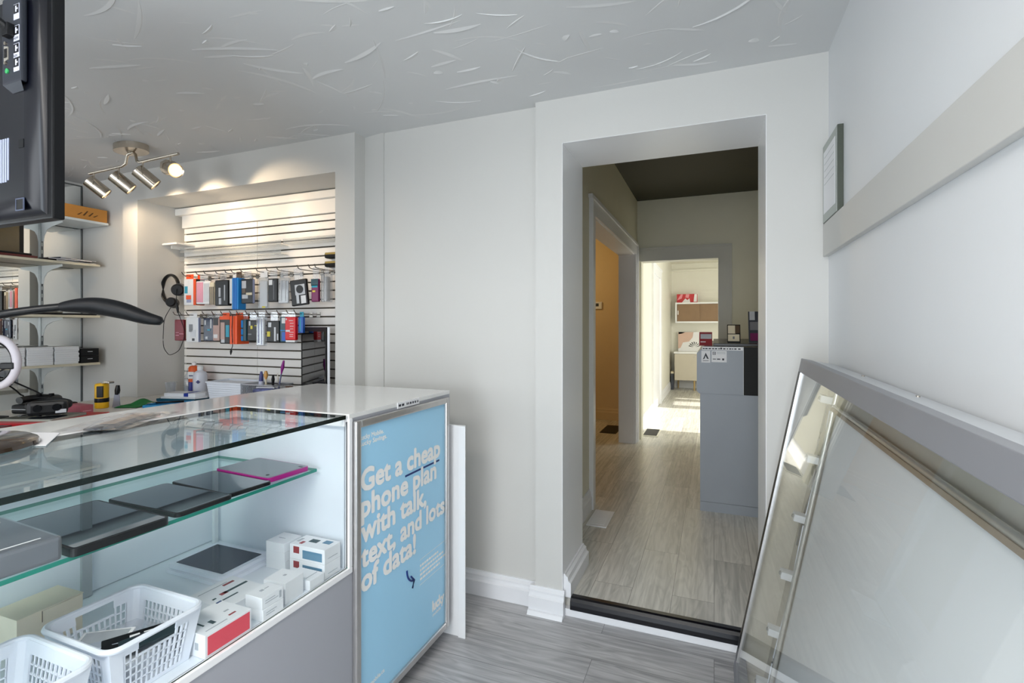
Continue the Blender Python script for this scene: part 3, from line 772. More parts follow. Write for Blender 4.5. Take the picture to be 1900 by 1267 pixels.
# desk lamp: foot on the counter, slim arm and flat head
LBX, LBY = -1.535, 0.55
lp = thing('desk_lamp', 'black desk lamp with a slim curved arm reaching over the counter', 'lamp', (LBX, LBY, CT))
MB().lathe([(0.145, 0.0), (0.152, 0.005), (0.150, 0.013), (0.138, 0.020), (0.03, 0.022), (0.012, 0.025)], (LBX, LBY, CT)).build('foot', [mat('bronze_black_foot', (60, 48, 40), 0.14, 0.5, coat=0.6)], lp)
P_ = [(LBX, LBY, CT + 0.02), (LBX - 0.03, LBY, CT + 0.12), (LBX - 0.065, LBY + 0.005, CT + 0.22), (-1.60, 0.583, 1.322), (-1.581, 0.605, 1.336), (-1.539, 0.643, 1.349), (-1.507, 0.689, 1.361), (-1.483, 0.73, 1.369)]
m = MB(); m.tube(smooth(P_), 0.0095, 12); m.build('arm', BLACK, lp)
P2 = [(-1.483, 0.73, 1.369), (-1.458, 0.762, 1.374), (-1.431, 0.794, 1.372), (-1.391, 0.821, 1.361), (-1.351, 0.848, 1.344), (-1.32, 0.871, 1.335)]
m = MB(); m.tube(smooth(P2, 6), [0.0095 + 0.018 * math.sin(math.pi * min(1, k / 30.0) ** 0.9) for k in range(31)], 16, ry=[0.0095 + 0.0125 * math.sin(math.pi * min(1, k / 30.0) ** 0.9) - (0.007 if k > 29 else 0) for k in range(31)]); m.build('head', BLACKM, lp)

# ================================================================== SLAT WALL IN THE NICHE
SLAT = mat('white_slat_board', (236, 234, 230), 0.4, var=0.015)
GROOVE = mat('bronze_groove', (66, 58, 46), 0.6, var=0.05)
BZ = 0.85                                    # work bench top
def slat_panel(label, x0, x1):
    t = thing('slatwall', label, 'slatwall', ((x0 + x1) / 2, 2.53, 0.86))
    m = MB()
    m.box(x0, x1, 2.508, 2.53, 0.86, 2.03, 0)                       # backing board behind the grooves
    m.build('groove_backing', GROOVE, t)
    m = MB(); z = 0.86; top = 2.03; edges = [1.9865 - 0.0546 * k for k in range(21)]
    zs = [top] + [e for e in edges if e > 0.865] + [0.855]
    for a, b in zip(zs[:-1], zs[1:]):
        m.box(x0 + 0.0006, x1 - 0.0006, 2.492, 2.508, b + 0.0045, a - 0.0045, 0, 0.0015)
    m.build('slats', SLAT, t)
    return t
slat_panel('white slatwall panel on the left of the seam', -3.545, -2.834)
slat_panel('white slatwall panel on the right of the seam', -2.832, -1.93)
hb = thing('slatwall_header', 'white stepped wooden header board above the slatwall', 'moulding', (-2.7, 2.53, 2.03))
box(-3.55, -1.93, 2.478, 2.53, 2.03, 2.118, 0.003).build('fascia', SLAT, hb)
box(-3.585, -1.93, 2.45, 2.53, 2.118, 2.165, 0.004).build('cornice', SLAT, hb)
CLEAR = glass('clear_acrylic', (236, 238, 238), 1.0, haze=0.10, base=0.05, rough=0.03)
for k, (x0, x1, z) in enumerate(((-3.50, -2.56, 1.845), (-3.50, -2.56, 1.785), (-2.54, -1.94, 1.85))):
    t = thing('acrylic_ledge', ('clear acrylic ledge on the slats above the hooks, left upper one', 'clear acrylic ledge low on the slats, just above the hook row', 'clear acrylic ledge at the right end of the slats')[k], 'ledge', ((x0+x1)/2, 2.49, z))
    box(x0, x1, 2.43, 2.491, z, z + 0.003).build('shelf_plate', CLEAR, t)
    box(x0, x1, 2.428, 2.431, z, z + 0.03).build('front_lip', CLEAR, t)
t = thing('corner_shelf', 'small white shelf at the upper left of the slatwall', 'shelf', (-3.57, 2.49, 1.89))
box(-3.66 + 0.075, -3.43, 2.36, 2.491, 1.893, 1.906, 0.003).build('board', SLAT, t)
box(-3.55, -3.54, 2.40, 2.491, 1.872, 1.893).build('bracket', SLAT, t)
for k, z in enumerate((1.742, 1.688)):
    t = thing('hook_strip', ('upper', 'lower')[k] + ' short black hook strip at the right edge of the slatwall', 'hook', (-2.03, 2.49, z))
    m = MB(); m.box(-2.222, -1.94, 2.44, 2.491, z, z + 0.035, 0, 0.012); m.build('body', BLACKM, t)
    MB().box(-2.21, -1.94, 2.436, 2.44, z + 0.022, z + 0.034).build('plate', mat('brass_plate', (150, 128, 70), 0.35, 0.6), t)

# wire hooks and the packs that hang from them
WIRE = mat('chrome_wire', (150, 146, 140), 0.25, 0.9)
def hook(x, z, ln):
    t = thing('wire_hook', 'chrome wire hook plugged into the slatwall', 'hook', (x, 2.49, z))
    m = MB(); m.tube([(x, 2.4905, z), (x, 2.49 - ln + 0.015, z), (x, 2.49 - ln, z + 0.004), (x, 2.49 - ln - 0.012, z + 0.022)], 0.0028, 8); m.build('wire', WIRE, t)
    box(x - 0.014, x + 0.014, 2.4885, 2.4918, z - 0.018, z + 0.012, 0.001).build('back_plate', WIRE, t)
    return t
H1, H2 = 1.664, 1.401
hx1 = [-3.28, -3.15, -3.075, -2.97, -2.885, -2.83, -2.748, -2.617, -2.534, -2.448, -2.285, -2.20, -2.155]
hx2 = [-3.366, -3.304, -3.24, -3.088, -3.0, -2.92, -2.84, -2.78, -2.704, -2.624, -2.532, -2.445, -2.37, -2.31]
for row, (hx, hz) in enumerate(((hx1, H1), (hx2, H2))):
    proto = None
    for i, x in enumerate(hx):
        if proto is None: proto = hook(x, hz, 0.19); proto['group'] = ('upper', 'lower')[row] + ' row of wire hooks'; proto['label'] = 'chrome wire hook in the %s row on the slatwall' % ('upper', 'lower')[row]
        else: copy_tree(proto, (x, 2.49, hz))

def mcol(name, rgb, rough=0.35): return mat(name, rgb, rough, var=0.04, vscale=20)
ORG = mcol('orange_card', (238, 84, 24)); TEAL = mcol('teal_card', (20, 64, 76)); AQUA = mcol('aqua_print', (40, 150, 176)); SKY = mcol('azure_card', (24, 132, 204))
PINK = mcol('pink_case', (226, 158, 176)); BRN = mcol('brown_card', (88, 70, 52)); MAROON = mcol('maroon_leather', (128, 34, 48)); NAVYC = mcol('navy_case', (34, 42, 66), 0.12)
ROSE = mcol('rose_beige_case', (190, 158, 148)); CREAMC = mcol('cream_card', (226, 214, 186)); BLK = mcol('black_case', (14, 14, 16), 0.4); WHT = mcol('white_case_card', (232, 232, 232))
REDC = mcol('red_card', (214, 18, 26)); LILAC = mcol('blue_grey_card', (150, 156, 186)); PURP = mcol('plum_print', (116, 26, 84)); YEL = mcol('yellow_print', (220, 206, 80)); GRYC = mcol('grey_print', (120, 120, 124))
ROYAL = mcol('royal_blue_card', (30, 92, 182)); SILV = mcol('silver_print', (190, 192, 196), 0.2)

def pack(name, label, x0, x1, z0, z1, dy, body, hz, inserts=(), header=None, yaw=0, front=2.34, clear=False, edge=None, cat='phone case pack', group=None):
    """one pack hanging from a hook: carton or case, hang card above it, prints as inserts (mat, fx0, fx1, fz0, fz1, raise)"""
    cx = (x0 + x1) / 2
    t = thing(name, label, cat, (cx, front + dy / 2, z0), (0, 0, R(yaw)), group)
    w, h = x1 - x0, z1 - z0
    MB().box(-w/2, w/2, -dy/2, dy/2, 0, h, 0, min(0.006, w*0.12)).build('case' if not clear else 'bag', GL_CLR if clear else body, t, local=True)
    if clear: MB().box(-w*0.4, w*0.4, -dy*0.25, dy*0.25, h*0.04, h*0.9, 0, min(0.008, w*0.1)).build('case', body, t, local=True)
    if edge is not None:
        MB().box(w/2 - 0.003, w/2 + 0.0012, -dy/2 + 0.002, dy/2, 0.003, h - 0.003).build('edge', edge, t, local=True)
    for (mt, a, b, c, d_) in inserts:
        ww = (b - a) * w; r = min(0.003, ww * 0.2)
        MB().box(-w/2 + a*w, -w/2 + b*w, -dy/2 - 0.0016, -dy/2 + 0.001, c*h, d_*h, 0, 0.0006).build('insert', mt, t, local=True)
    # hang card: strip from the pack to just over the wire, in the middle of the pack's depth
    ht = hz + 0.012 - (z0 + h) 
    hc = header or GL_BAG
    m = MB()
    if ht > 0.004: m.box(-min(w*0.42, 0.03), min(w*0.42, 0.03), -0.0008, 0.0008, h, h + ht)
    else: m.box(-min(w*0.3, 0.02), min(w*0.3, 0.02), -0.0008, 0.0008, h - 0.001, h + 0.006)
    m.build('hang_card', hc, t, local=True)
    return t
R1, R2 = H1, H2
pack('phone_accessory_box', 'white boxed accessory with red and blue label, first in the upper row', -3.328, -3.246, 1.468, 1.645, 0.02, WHT, R1, ((AQUA, 0.1, 0.4, 0.45, 0.72), (ORG, 0.25, 0.75, 0.22, 0.38), (LILAC, 0.3, 0.75, 0.1, 0.22)), ORG, yaw=8)
pack('phone_accessory_box', 'narrow box with a red-orange edge, second in the upper row', -3.242, -3.213, 1.468, 1.645, 0.06, ORG, R1, (), ORG, edge=BLK, yaw=-4)
pack('phone_case_pack', 'pink phone case in a white card, upper row beside the orange-edged box', -3.203, -3.092, 1.473, 1.626, 0.014, WHT, R1, ((PINK, 0.05, 0.5, 0.08, 0.95), (SILV, 0.55, 0.9, 0.1, 0.9)), yaw=10)
pack('phone_case_pack', 'bundle of thin brown phone cases seen edge on, upper row', -3.088, -3.052, 1.469, 1.615, 0.07, CREAMC, R1, ((BRN, 0.0, 0.2, 0.0, 0.8), (BRN, 0.36, 0.56, 0.0, 0.8), (BRN, 0.72, 0.95, 0.0, 0.8)), yaw=6)
pack('phone_case_pack', 'black phone case in a wrinkled clear bag, upper row', -3.03, -2.912, 1.459, 1.627, 0.03, BLK, R1, ((SILV, 0.3, 0.45, 0.35, 0.7), (SILV, 0.32, 0.5, 0.06, 0.3), (SILV, 0.72, 0.8, 0.2, 0.8)), GL_CLR, front=2.335)
pack('phone_case_pack', 'thin white card pack left of the blue box, upper row', -2.905, -2.864, 1.472, 1.633, 0.05, WHT, R1, (), WHT, edge=CREAMC)
pack('phone_accessory_box', 'tall azure blue box with a wide foot, upper row', -2.858, -2.802, 1.432, 1.635, 0.06, SKY, R1, ((ROYAL, 0.3, 0.42, 0, 1), (ROYAL, 0.62, 0.72, 0, 1)), BRN, front=2.32)
pack('phone_case_pack', 'dark phone case with a white printed figure, upper row near the panel seam', -2.795, -2.695, 1.470, 1.626, 0.016, BLK, R1, ((SILV, 0.08, 0.45, 0.62, 0.92), (BRN, 0.1, 0.4, 0.42, 0.6), (SILV, 0.1, 0.6, 0.2, 0.36), (CREAMC, 0.45, 0.95, 0.34, 0.44)), front=2.335, edge=LILAC)
pack('phone_case_pack', 'clear empty-looking case bag with a yellow tag, upper row', -2.655, -2.578, 1.437, 1.631, 0.02, WHT, R1, ((YEL, 0.45, 0.8, 0.02, 0.07),), WHT, clear=True)
pack('phone_case_pack', 'narrow black case with a white sticker, middle of the upper row', -2.572, -2.497, 1.476, 1.622, 0.02, BLK, R1, ((WHT, 0.12, 0.5, 0.72, 0.94), (GRYC, 0.62, 0.7, 0.1, 0.9)))
pack('phone_case_pack', 'transparent phone case in a clear bag, upper row right of the black case', -2.49, -2.405, 1.464, 1.622, 0.02, SILV, R1, ((SILV, 0.3, 0.36, 0.1, 0.9), (SILV, 0.68, 0.74, 0.1, 0.9)), clear=True)
t = pack('phone_case_pack', 'black and white card with a round ring holder hanging crooked, upper row', -2.345, -2.228, 1.450, 1.605, 0.02, BLK, R1, ((SILV, 0.3, 0.9, 0.4, 0.8), (SILV, 0.34, 0.5, 0.08, 0.4), (WHT, 0.62, 0.92, 0.06, 0.36)), front=2.31)
m = MB(); m.cyl((0.012, -0.012, 0.095), (0.012, -0.0155, 0.095), 0.024, n=24); m.build('ring_holder', BLK, t, local=True)
t.rotation_euler = (0, R(-6), R(4))
pack('phone_case_pack', 'multicoloured teal and plum phone case, right end of the upper row', -2.218, -2.165, 1.47, 1.606, 0.02, PURP, R1, ((TEAL, 0, 1, 0.7, 1.0), (AQUA, 0.1, 0.9, 0.62, 0.74), (YEL, 0.2, 0.6, 0.42, 0.5)), front=2.33)
pack('phone_case_pack', 'stack of clear cases seen edge on, last in the upper row', -2.155, -2.118, 1.469, 1.636, 0.06, SILV, R1, ((GRYC, 0.2, 0.3, 0, 1), (GRYC, 0.6, 0.7, 0, 1)), clear=True)

pack('phone_wallet', 'maroon leather phone wallet, first in the lower row', -3.412, -3.322, 1.229, 1.372, 0.022, MAROON, R2, ((PINK, 0.55, 1.0, 0.31, 0.335), (PINK, 0.15, 0.5, 0.24, 0.27), (PINK, 0.15, 0.5, 0.37, 0.39)), front=2.33)
pack('phone_accessory_box', 'thin cream and grey strip pack between the wallet and the white card', -3.314, -3.294, 1.240, 1.375, 0.05, CREAMC, R2, (), edge=GRYC)
pack('phone_case_pack', 'white card with a grey drawing and a black dot, lower row', -3.288, -3.192, 1.219, 1.386, 0.02, WHT, R2, ((GRYC, 0.25, 0.55, 0.42, 0.72), (SILV, 0.4, 0.8, 0.22, 0.5), (BLK, 0.5, 0.7, 0.06, 0.16)), WHT, edge=LILAC, yaw=10, front=2.33)
pack('phone_case_pack', 'glossy navy phone case in wrinkled film, lower row', -3.146, -3.034, 1.228, 1.381, 0.018, NAVYC, R2, ((SILV, 0.12, 0.25, 0.7, 0.9), (SILV, 0.6, 0.72, 0.55, 0.95), (AQUA, 0.35, 0.6, 0.45, 0.52), (SILV, 0.2, 0.4, 0.08, 0.2)))
pack('phone_case_pack', 'rose beige phone case with a white label, lower row', -3.03, -2.972, 1.232, 1.38, 0.02, ROSE, R2, ((BLK, 0.1, 0.85, 0.68, 1.0), (WHT, 0.15, 0.75, 0.12, 0.28)), front=2.32)
pack('phone_accessory_box', 'black box with an orange top showing a beige phone case, lower row', -2.966, -2.876, 1.213, 1.39, 0.022, BLK, R2, ((ORG, 0, 1, 0.88, 1.0), (ROSE, 0.1, 0.5, 0.16, 0.78), (AQUA, 0.62, 0.95, 0.25, 0.68), (SILV, 0.15, 0.5, 0.04, 0.16)), ORG, front=2.32)
for k in range(3):
    pack('phone_accessory_box', ('left', 'middle', 'right')[k] + ' one of three bright orange boxes side by side in the lower row', -2.870 + 0.022*k, -2.850 + 0.022*k, 1.212, 1.392, 0.09, ORG, R2, (), ORG, front=2.315)
pack('phone_accessory_box', 'dark teal box with pale blue edge stripes, lower row beside the orange boxes', -2.80, -2.757, 1.231, 1.37, 0.03, TEAL, R2, ((SKY, 0.0, 0.4, 0.62, 0.95), (SKY, 0.0, 0.4, 0.3, 0.56), (SKY, 0.0, 0.4, 0.02, 0.24)))
pack('phone_case_pack', 'black rugged phone case with yellow tags, lower row near the panel seam', -2.748, -2.662, 1.232, 1.364, 0.02, BLK, R2, ((YEL, 0.35, 0.55, 0.58, 0.74), (SILV, 0.2, 0.35, 0.74, 0.96), (GRYC, 0.1, 0.45, 0.3, 0.36), (YEL, 0.75, 0.98, 0.72, 0.76)))
pack('phone_case_pack', 'tall clear plastic case bag hanging at the panel seam, lower row', -2.655, -2.59, 1.203, 1.388, 0.03, WHT, R2, ((LILAC, 0.3, 0.4, 0.1, 0.9), (LILAC, 0.7, 0.76, 0.05, 0.9)), clear=True, front=2.325)
pack('phone_case_pack', 'black phone cases in a clear bag with a lime tag, lower row', -2.583, -2.481, 1.227, 1.36, 0.024, BLK, R2, ((SILV, 0.15, 0.4, 0.7, 0.92), (YEL, 0.05, 0.3, 0.26, 0.5), (SILV, 0.62, 0.76, 0.05, 0.7), (SILV, 0.85, 0.95, 0.1, 0.4)))
pack('phone_accessory_box', 'dark teal card pack with a white oval, lower row beside the red box', -2.475, -2.416, 1.228, 1.384, 0.02, TEAL, R2, ((WHT, 0.3, 0.8, 0.74, 0.96), (SKY, 0.1, 0.9, 0.44, 0.48), (ROYAL, 0.3, 0.9, 0.05, 0.4)))
t = pack('phone_accessory_box', 'bright red box with white lettering down its front, lower row', -2.412, -2.331, 1.242, 1.382, 0.024, REDC, R2, ((WHT, 0.1, 0.5, 0.36, 0.44), (WHT, 0.1, 0.2, 0.86, 0.94)), front=2.32)
m = MB()
for z, a, b in ((0.02, 0.45, 0.8), (0.032, 0.45, 0.8), (0.046, 0.45, 0.85), (0.066, 0.5, 0.8), (0.082, 0.5, 0.85), (0.1, 0.5, 0.85), (0.116, 0.4, 0.8)): m.box(-0.04 + a*0.081, -0.04 + b*0.081, -0.0136, -0.012, z, z + 0.003)
m.build('print', WHT, t, local=True)
MB().box(-0.036, 0.036, -0.011, 0.011, -0.013, 0.0, 0, 0.001).build('white_base', WHT, t, local=True)
pack('stylus_pack', 'royal blue stylus pack at the right end of the lower row', -2.327, -2.292, 1.285, 1.382, 0.02, ROYAL, R2, ((AQUA, 0.3, 0.6, 0.1, 0.9),), AQUA, cat='stylus pack')

# headphones and their cable at the left end
hp = thing('headphones', 'black headphones hanging at the left end of the slatwall', 'headphones', (-3.46, 2.38, 1.50))
c0 = Vector((-3.50, 2.37, 1.585)); pts = []
for a in range(20, 252, 8): pts.append(c0 + Vector((0.085 * math.cos(R(a)) - 0.01, 0, 0.098 * math.sin(R(a)))))
m = MB(); m.tube(pts, 0.009, 10, ry=[0.014]*len(pts), up=(0, 1, 0)); m.build('headband', BLACK, hp)
for k, (p0, p1, r) in enumerate((((-3.435, 2.385, 1.58), (-3.40, 2.345, 1.575), 0.045), ((-3.50, 2.385, 1.488), (-3.47, 2.345, 1.493), 0.036))):
    MB().cyl(p0, p1, r, r * 0.92, 24).build('ear_cup', BLACK, hp)
    p0, p1 = Vector(p0), Vector(p1); d = (p1 - p0).normalized()
    MB().cyl(p1, p1 + d * 0.012, r * 0.86, r * 0.7, 24).build('ear_cushion', BLACKM, hp)
m = MB(); m.tube([(-3.425, 2.38, 1.62), (-3.42, 2.38, 1.664), (-3.40, 2.4, 1.672), (-3.38, 2.44, 1.668), (-3.38, 2.4905, 1.664)], 0.0025, 8); m.build('hanger', WIRE, hp)
cpt = [(-3.50, 2.37, 1.465), (-3.555, 2.36, 1.38), (-3.57, 2.36, 1.28), (-3.568, 2.36, 1.19), (-3.535, 2.36, 1.145), (-3.48, 2.35, 1.13), (-3.40, 2.35, 1.16), (-3.34, 2.335, 1.215), (-3.30, 2.325, 1.28), (-3.32, 2.322, 1.34), (-3.355, 2.32, 1.41), (-3.375, 2.32, 1.47), (-3.38, 2.322, 1.53), (-3.39, 2.33, 1.58)]
m = MB(); m.tube(smooth(cpt), 0.0022, 8); m.build('cable', BLACKM, hp)
m = MB(); m.tube([(-3.372, 2.32, 1.485), (-3.368, 2.32, 1.45), (-3.362, 2.32, 1.415)], [0.005, 0.009, 0.005], 10); m.build('cable_remote', BLACK, hp)
ax = thing('audio_cable', 'thin black cable with a plug dangling below the orange boxes', 'cable', (-2.82, 2.30, 1.14))
m = MB(); m.tube(smooth([(-2.838, 2.31, 1.396), (-2.842, 2.308, 1.30), (-2.836, 2.308, 1.21), (-2.845, 2.306, 1.18)]), 0.0022, 8); m.build('wire', BLACKM, ax)
m = MB(); m.tube([(-2.845, 2.306, 1.182), (-2.847, 2.306, 1.165), (-2.85, 2.306, 1.145)], [0.004, 0.007, 0.0025], 10); m.build('plug', BLACK, ax)

# ================================================================== MIRROR AND WALL SHELVES
MIRR = bpy.data.materials.new('mirror_silver'); MIRR.use_nodes = True
b_ = MIRR.node_tree.nodes['Principled BSDF']; b_.inputs['Metallic'].default_value = 1.0; b_.inputs['Roughness'].default_value = 0.01; b_.inputs['Base Color'].default_value = (0.86, 0.88, 0.87, 1)
mr = thing('wall_mirror', 'large frameless mirror on the left wall behind the shelves', 'mirror', (-4.3, 0.9, 0.5))
box(-4.2995, -4.295, -0.6, 2.25, 0.5, 2.345).build('mirror_plate', MIRR, mr)
MB().box(-4.2995, -4.292, -0.6, 2.252, 2.345, 2.352).box(-4.2995, -4.288, 2.2465, 2.2515, 0.5, 2.345).build('edge_trim', mat('grey_mirror_edge', (84, 88, 88), 0.3, 0.5), mr)
PWHT = mat('white_powder_metal', (222, 226, 224), 0.35, var=0.01)
for y, la in ((2.01, 'slotted white shelf standard screwed to the mirror, carrying the shelf brackets'),):
    t = thing('shelf_upright', la, 'shelf standard', (-4.288, y, 0.8))
    box(-4.2948, -4.282, y - 0.009, y + 0.009, 0.78, 2.3).build('channel', mat('grey_white_steel', (176, 182, 182), 0.3, 0.4), t)
    m = MB()
    for k in range(30): m.box(-4.2819, -4.2812, y - 0.003, y + 0.003, 0.80 + k * 0.05, 0.825 + k * 0.05)
    m.build('slots', DARKG, t)
BIRCH = mat('cream_shelf_board', (204, 196, 174), 0.45, var=0.05, vscale=10)
for k, (z, xf, m_, la) in enumerate(((2.034, -3.955, PWHT, 'white top shelf on the mirror wall, carrying the orange-brown box'), (1.742, -4.0, BIRCH, 'cream shelf with magazines, second from the top on the mirror'), (1.386, -4.0, BIRCH, 'cream shelf with slim laptops, third from the top on the mirror'), (1.058, -4.0, BIRCH, 'cream shelf with stacked white boxes, lowest on the mirror'))):
    y1 = 2.235 if k == 0 else 2.208
    t = thing('wall_shelf', la, 'shelf', (-4.14, 1.2, z))
    box(-4.281, xf, 0.35, y1, z, z + 0.016, 0.002).build('board', m_, t)
    for y in (2.01, 1.0):
        m = MB()
        prof = [(-4.281, z - 0.001), (-4.05, z - 0.001), (-4.05, z - 0.014), (-4.16, z - 0.030), (-4.225, z - 0.052), (-4.255, z - 0.085), (-4.268, z - 0.125), (-4.281, z - 0.125)]
        m.extr([(a, y - 0.003, b) for a, b in prof], (0, 0.006, 0)); m.build('bracket', PWHT, t)

KRAFT = mat('orange_kraft_card', (206, 140, 62), 0.55, var=0.05, vscale=15); KRL = mat('dark_brown_print', (96, 62, 26), 0.6)
kz = 2.0505
kb = thing('product_box', 'orange-brown box with a mountain mark on the white top shelf', 'box', (-4.08, 1.95, kz))
KX = -3.965
box(-4.18, KX, 1.62, 2.232, kz, kz + 0.088, 0.002).build('carton', KRAFT, kb)
m = MB()
for (y0, y1, z0, z1) in ((1.945, 1.949, 0.014, 0.082), (1.76, 1.949, 0.013, 0.016), (1.83, 1.915, 0.034, 0.038)): m.box(KX, KX + 0.0005, y0, y1, kz + z0, kz + z1)
m.extr([(KX, 1.70, kz + 0.082), (KX, 1.76, kz + 0.013), (KX, 1.764, kz + 0.013), (KX, 1.704, kz + 0.082)], (0.0005, 0, 0))
m.build('line_print', KRL, kb)
m = MB()
for y, h in ((2.075, 0.020), (2.108, 0.034), (2.140, 0.028), (2.168, 0.016)):
    m.extr([(KX, y - 0.026, kz + 0.026), (KX, y, kz + 0.026 + h), (KX, y + 0.008, kz + 0.026 + h), (KX, y - 0.014, kz + 0.026)], (0.0006, 0, 0))
m.build('mountain_mark', KRL, kb)
# second shelf
lpz = 1.7585
dk = thing('laptop', 'open laptop with a dark brownish screen on the second shelf', 'laptop', (-4.1, 1.6, lpz))
box(-4.20, -4.01, 1.35, 1.86, lpz, lpz + 0.016, 0.003).build('keyboard_base', mat('red_black_base', (84, 22, 24), 0.3), dk)
MB().box(-4.212, -4.20, 1.35, 1.875, lpz + 0.016, lpz + 0.245, 0, 0.002).build('lid', BLACK, dk)
MB().box(-4.20, -4.1994, 1.37, 1.852, lpz + 0.045, lpz + 0.222).build('screen', mat('bronze_dark_screen', (96, 82, 54), 0.12, var=0.12), dk)
m = MB(); m.box(-4.195, -4.03, 1.37, 1.84, lpz + 0.0165, lpz + 0.03, 0, 0.004); m.build('keys', BLACK, dk)
for k, (y0, y1, dz, sh, la) in enumerate(((1.95, 2.195, 0, 0.0, 'lowest black booklet of the messy pile on the second shelf'), (1.93, 2.17, 0.0095, 0.01, 'middle brown-black booklet of the messy pile on the second shelf'), (1.965, 2.20, 0.019, -0.01, 'topmost dark booklet of the messy pile on the second shelf'))):
    t = thing('booklet', la, 'booklet', ((-4.115 + sh), (y0+y1)/2, lpz + dz), (0, 0, R((4, -7, 9)[k])))
    MB().box(-0.095, 0.095, -(y1-y0)/2, (y1-y0)/2, 0.0002, 0.009, 0, 0.001).build('cover', (BLACKM, mat('dark_brown_cover', (64, 48, 42), 0.5), DARKG)[k], t, local=True)
    MB().box(-0.092, 0.0955, -(y1-y0)/2 + 0.003, (y1-y0)/2 - 0.003, 0.003, 0.0065).build('pages', PAPER, t, local=True)
# third shelf
z3 = 1.4025
t = thing('laptop', 'thin dark laptop with a patterned lid lying on the third shelf', 'laptop', (-4.1, 1.8, z3))
box(-4.23, -4.01, 1.62, 1.995, z3, z3 + 0.012, 0.003).build('base', BLACK, t)
MB().box(-4.23, -4.01, 1.62, 1.995, z3 + 0.0125, z3 + 0.022, 0, 0.003).build('lid', mat('grey_patterned_lid', (110, 106, 94), 0.4, var=0.5, vscale=60), t)
t = thing('tablet', 'flat black tablet at the end of the third shelf', 'tablet', (-4.1, 2.1, z3))
MB().box(-4.22, -4.005, 2.02, 2.19, z3, z3 + 0.011, 0, 0.003).build('body', BLACK, t)
MB().box(-4.212, -4.014, 2.028, 2.182, z3 + 0.0112, z3 + 0.0116).build('screen', SCREEN, t)
ad = thing('charger_block', 'black charger block with pale markings at the left of the third shelf', 'charger', (-4.05, 1.54, z3))
box(-4.10, -4.012, 1.49, 1.60, z3, z3 + 0.052, 0.004).build('body', BLACK, ad)
m = MB()
for y in (1.50, 1.523, 1.54, 1.563, 1.58): m.box(-4.0118, -4.0112, y, y + 0.009, z3 + 0.024, z3 + 0.033)
m.build('print', PAPER, ad)
# lowest shelf: stacks of thin white boxes and a black one
z4 = 1.0745
WBX = mat('white_thin_box', (226, 228, 230), 0.4, var=0.02)
proto = None
ys = ((1.44, 7), (1.585, 8), (1.73, 8), (1.875, 8), (2.02, 8))
for si, (yc, n) in enumerate(ys):
    for k in range(n):
        la = 'thin white box in the %s stack on the lowest shelf, %s' % (('leftmost', 'second', 'third', 'fourth', 'fifth')[si], 'layer %s from the bottom' % ('one', 'two', 'three', 'four', 'five', 'six', 'seven', 'eight')[k])
        if proto is None:
            proto = thing('thin_box', la, 'box', (-4.12, yc, z4), (0, 0, 0), 'stacks of thin white boxes on the lowest shelf')
            MB().box(-0.105, 0.110, -0.067, 0.067, 0, 0.0142, 0, 0.0012).build('carton', WBX, proto, local=True)
            MB().box(0.110, 0.1104, -0.066, 0.066, 0.0066, 0.0074).build('lid_seam', mat('grey_seam', (150, 152, 154), 0.6), proto, local=True)
        else:
            copy_tree(proto, (-4.12 + rng.uniform(-0.003, 0.003), yc - rng.uniform(0.0, 0.004), z4 + 0.0145 * k), 0, la)
for k in range(2):
    t = thing('black_box', ('lower', 'upper')[k] + ' black glossy box at the end of the lowest shelf', 'box', (-4.1, 2.15, z4 + 0.05 * k))
    box(-4.20, -4.008, 2.095, 2.204, z4 + 0.0495 * k, z4 + 0.0495 * k + 0.049, 0.003).build('carton', BLACK, t)
    MB().box(-4.008, -4.0074, 2.135, 2.165, z4 + 0.0495 * k + 0.026, z4 + 0.0495 * k + 0.03).build('print', SILV, t)

# ================================================================== WORK BENCH
bn = thing('work_bench', 'white L-shaped work bench behind the counter, along mirror and niche', 'bench', (-3.2, 1.2, 0))
BTOP = mat('speckled_white_bench_top', (222, 218, 210), 0.4, var=0.08, vscale=80)
m = MB(); m.box(-3.714, -2.75, -0.4, 1.7, BZ - 0.03, BZ); m.box(-3.714, -2.1, 1.7, 2.198, BZ - 0.03, BZ); m.box(-3.585, -1.93, 2.198, 2.491, BZ - 0.03, BZ)
m.build('bench_top', BTOP, bn)
for x, y in ((-3.66, -0.35), (-2.80, -0.35), (-2.80, 1.6), (-2.15, 1.75)):
    box(x - 0.025, x + 0.025, y - 0.025, y + 0.025, 0, BZ - 0.03, 0.003).build('leg', PWHT, bn)

rbn = thing('ring_binder', 'red ring binder lying on the bench under the tablet', 'binder', (-3.03, 1.46, BZ), (0, 0, R(28)))
MB().box(-0.17, 0.17, -0.15, 0.15, 0.0, 0.026, 0, 0.003).build('cover', mat('red_binder', (176, 26, 38), 0.4, var=0.04), rbn, local=True)
MB().box(-0.16, 0.1705, -0.145, 0.145, 0.004, 0.022).build('pages', mat('cream_pages', (214, 206, 192), 0.7), rbn, local=True)
MB().box(-0.172, -0.1695, -0.15, 0.15, 0.0, 0.026).build('spine', mat('dark_red_spine', (96, 22, 30), 0.4), rbn, local=True)
tablet('tablet', 'dark glossy tablet on the red binder, under the black headset', 'tablet', -3.05, 1.44, BZ + 0.0265, 0.26, 0.20, 20, 0.010, mat('pale_tablet_edge', (150, 156, 146), 0.3), MIR, 0.006)
rb2 = thing('folder', 'dark red folder on the bench at the left picture edge', 'folder', (-3.02, 1.14, BZ), (0, 0, R(22)))
MB().box(-0.13, 0.13, -0.09, 0.085, 0.0, 0.03, 0, 0.003).build('cover', mat('maroon_folder', (92, 18, 26), 0.4), rb2, local=True)
MB().box(-0.125, 0.1305, -0.085, 0.0855, 0.006, 0.022).build('pages', mat('grey_pages', (168, 160, 154), 0.7), rb2, local=True)
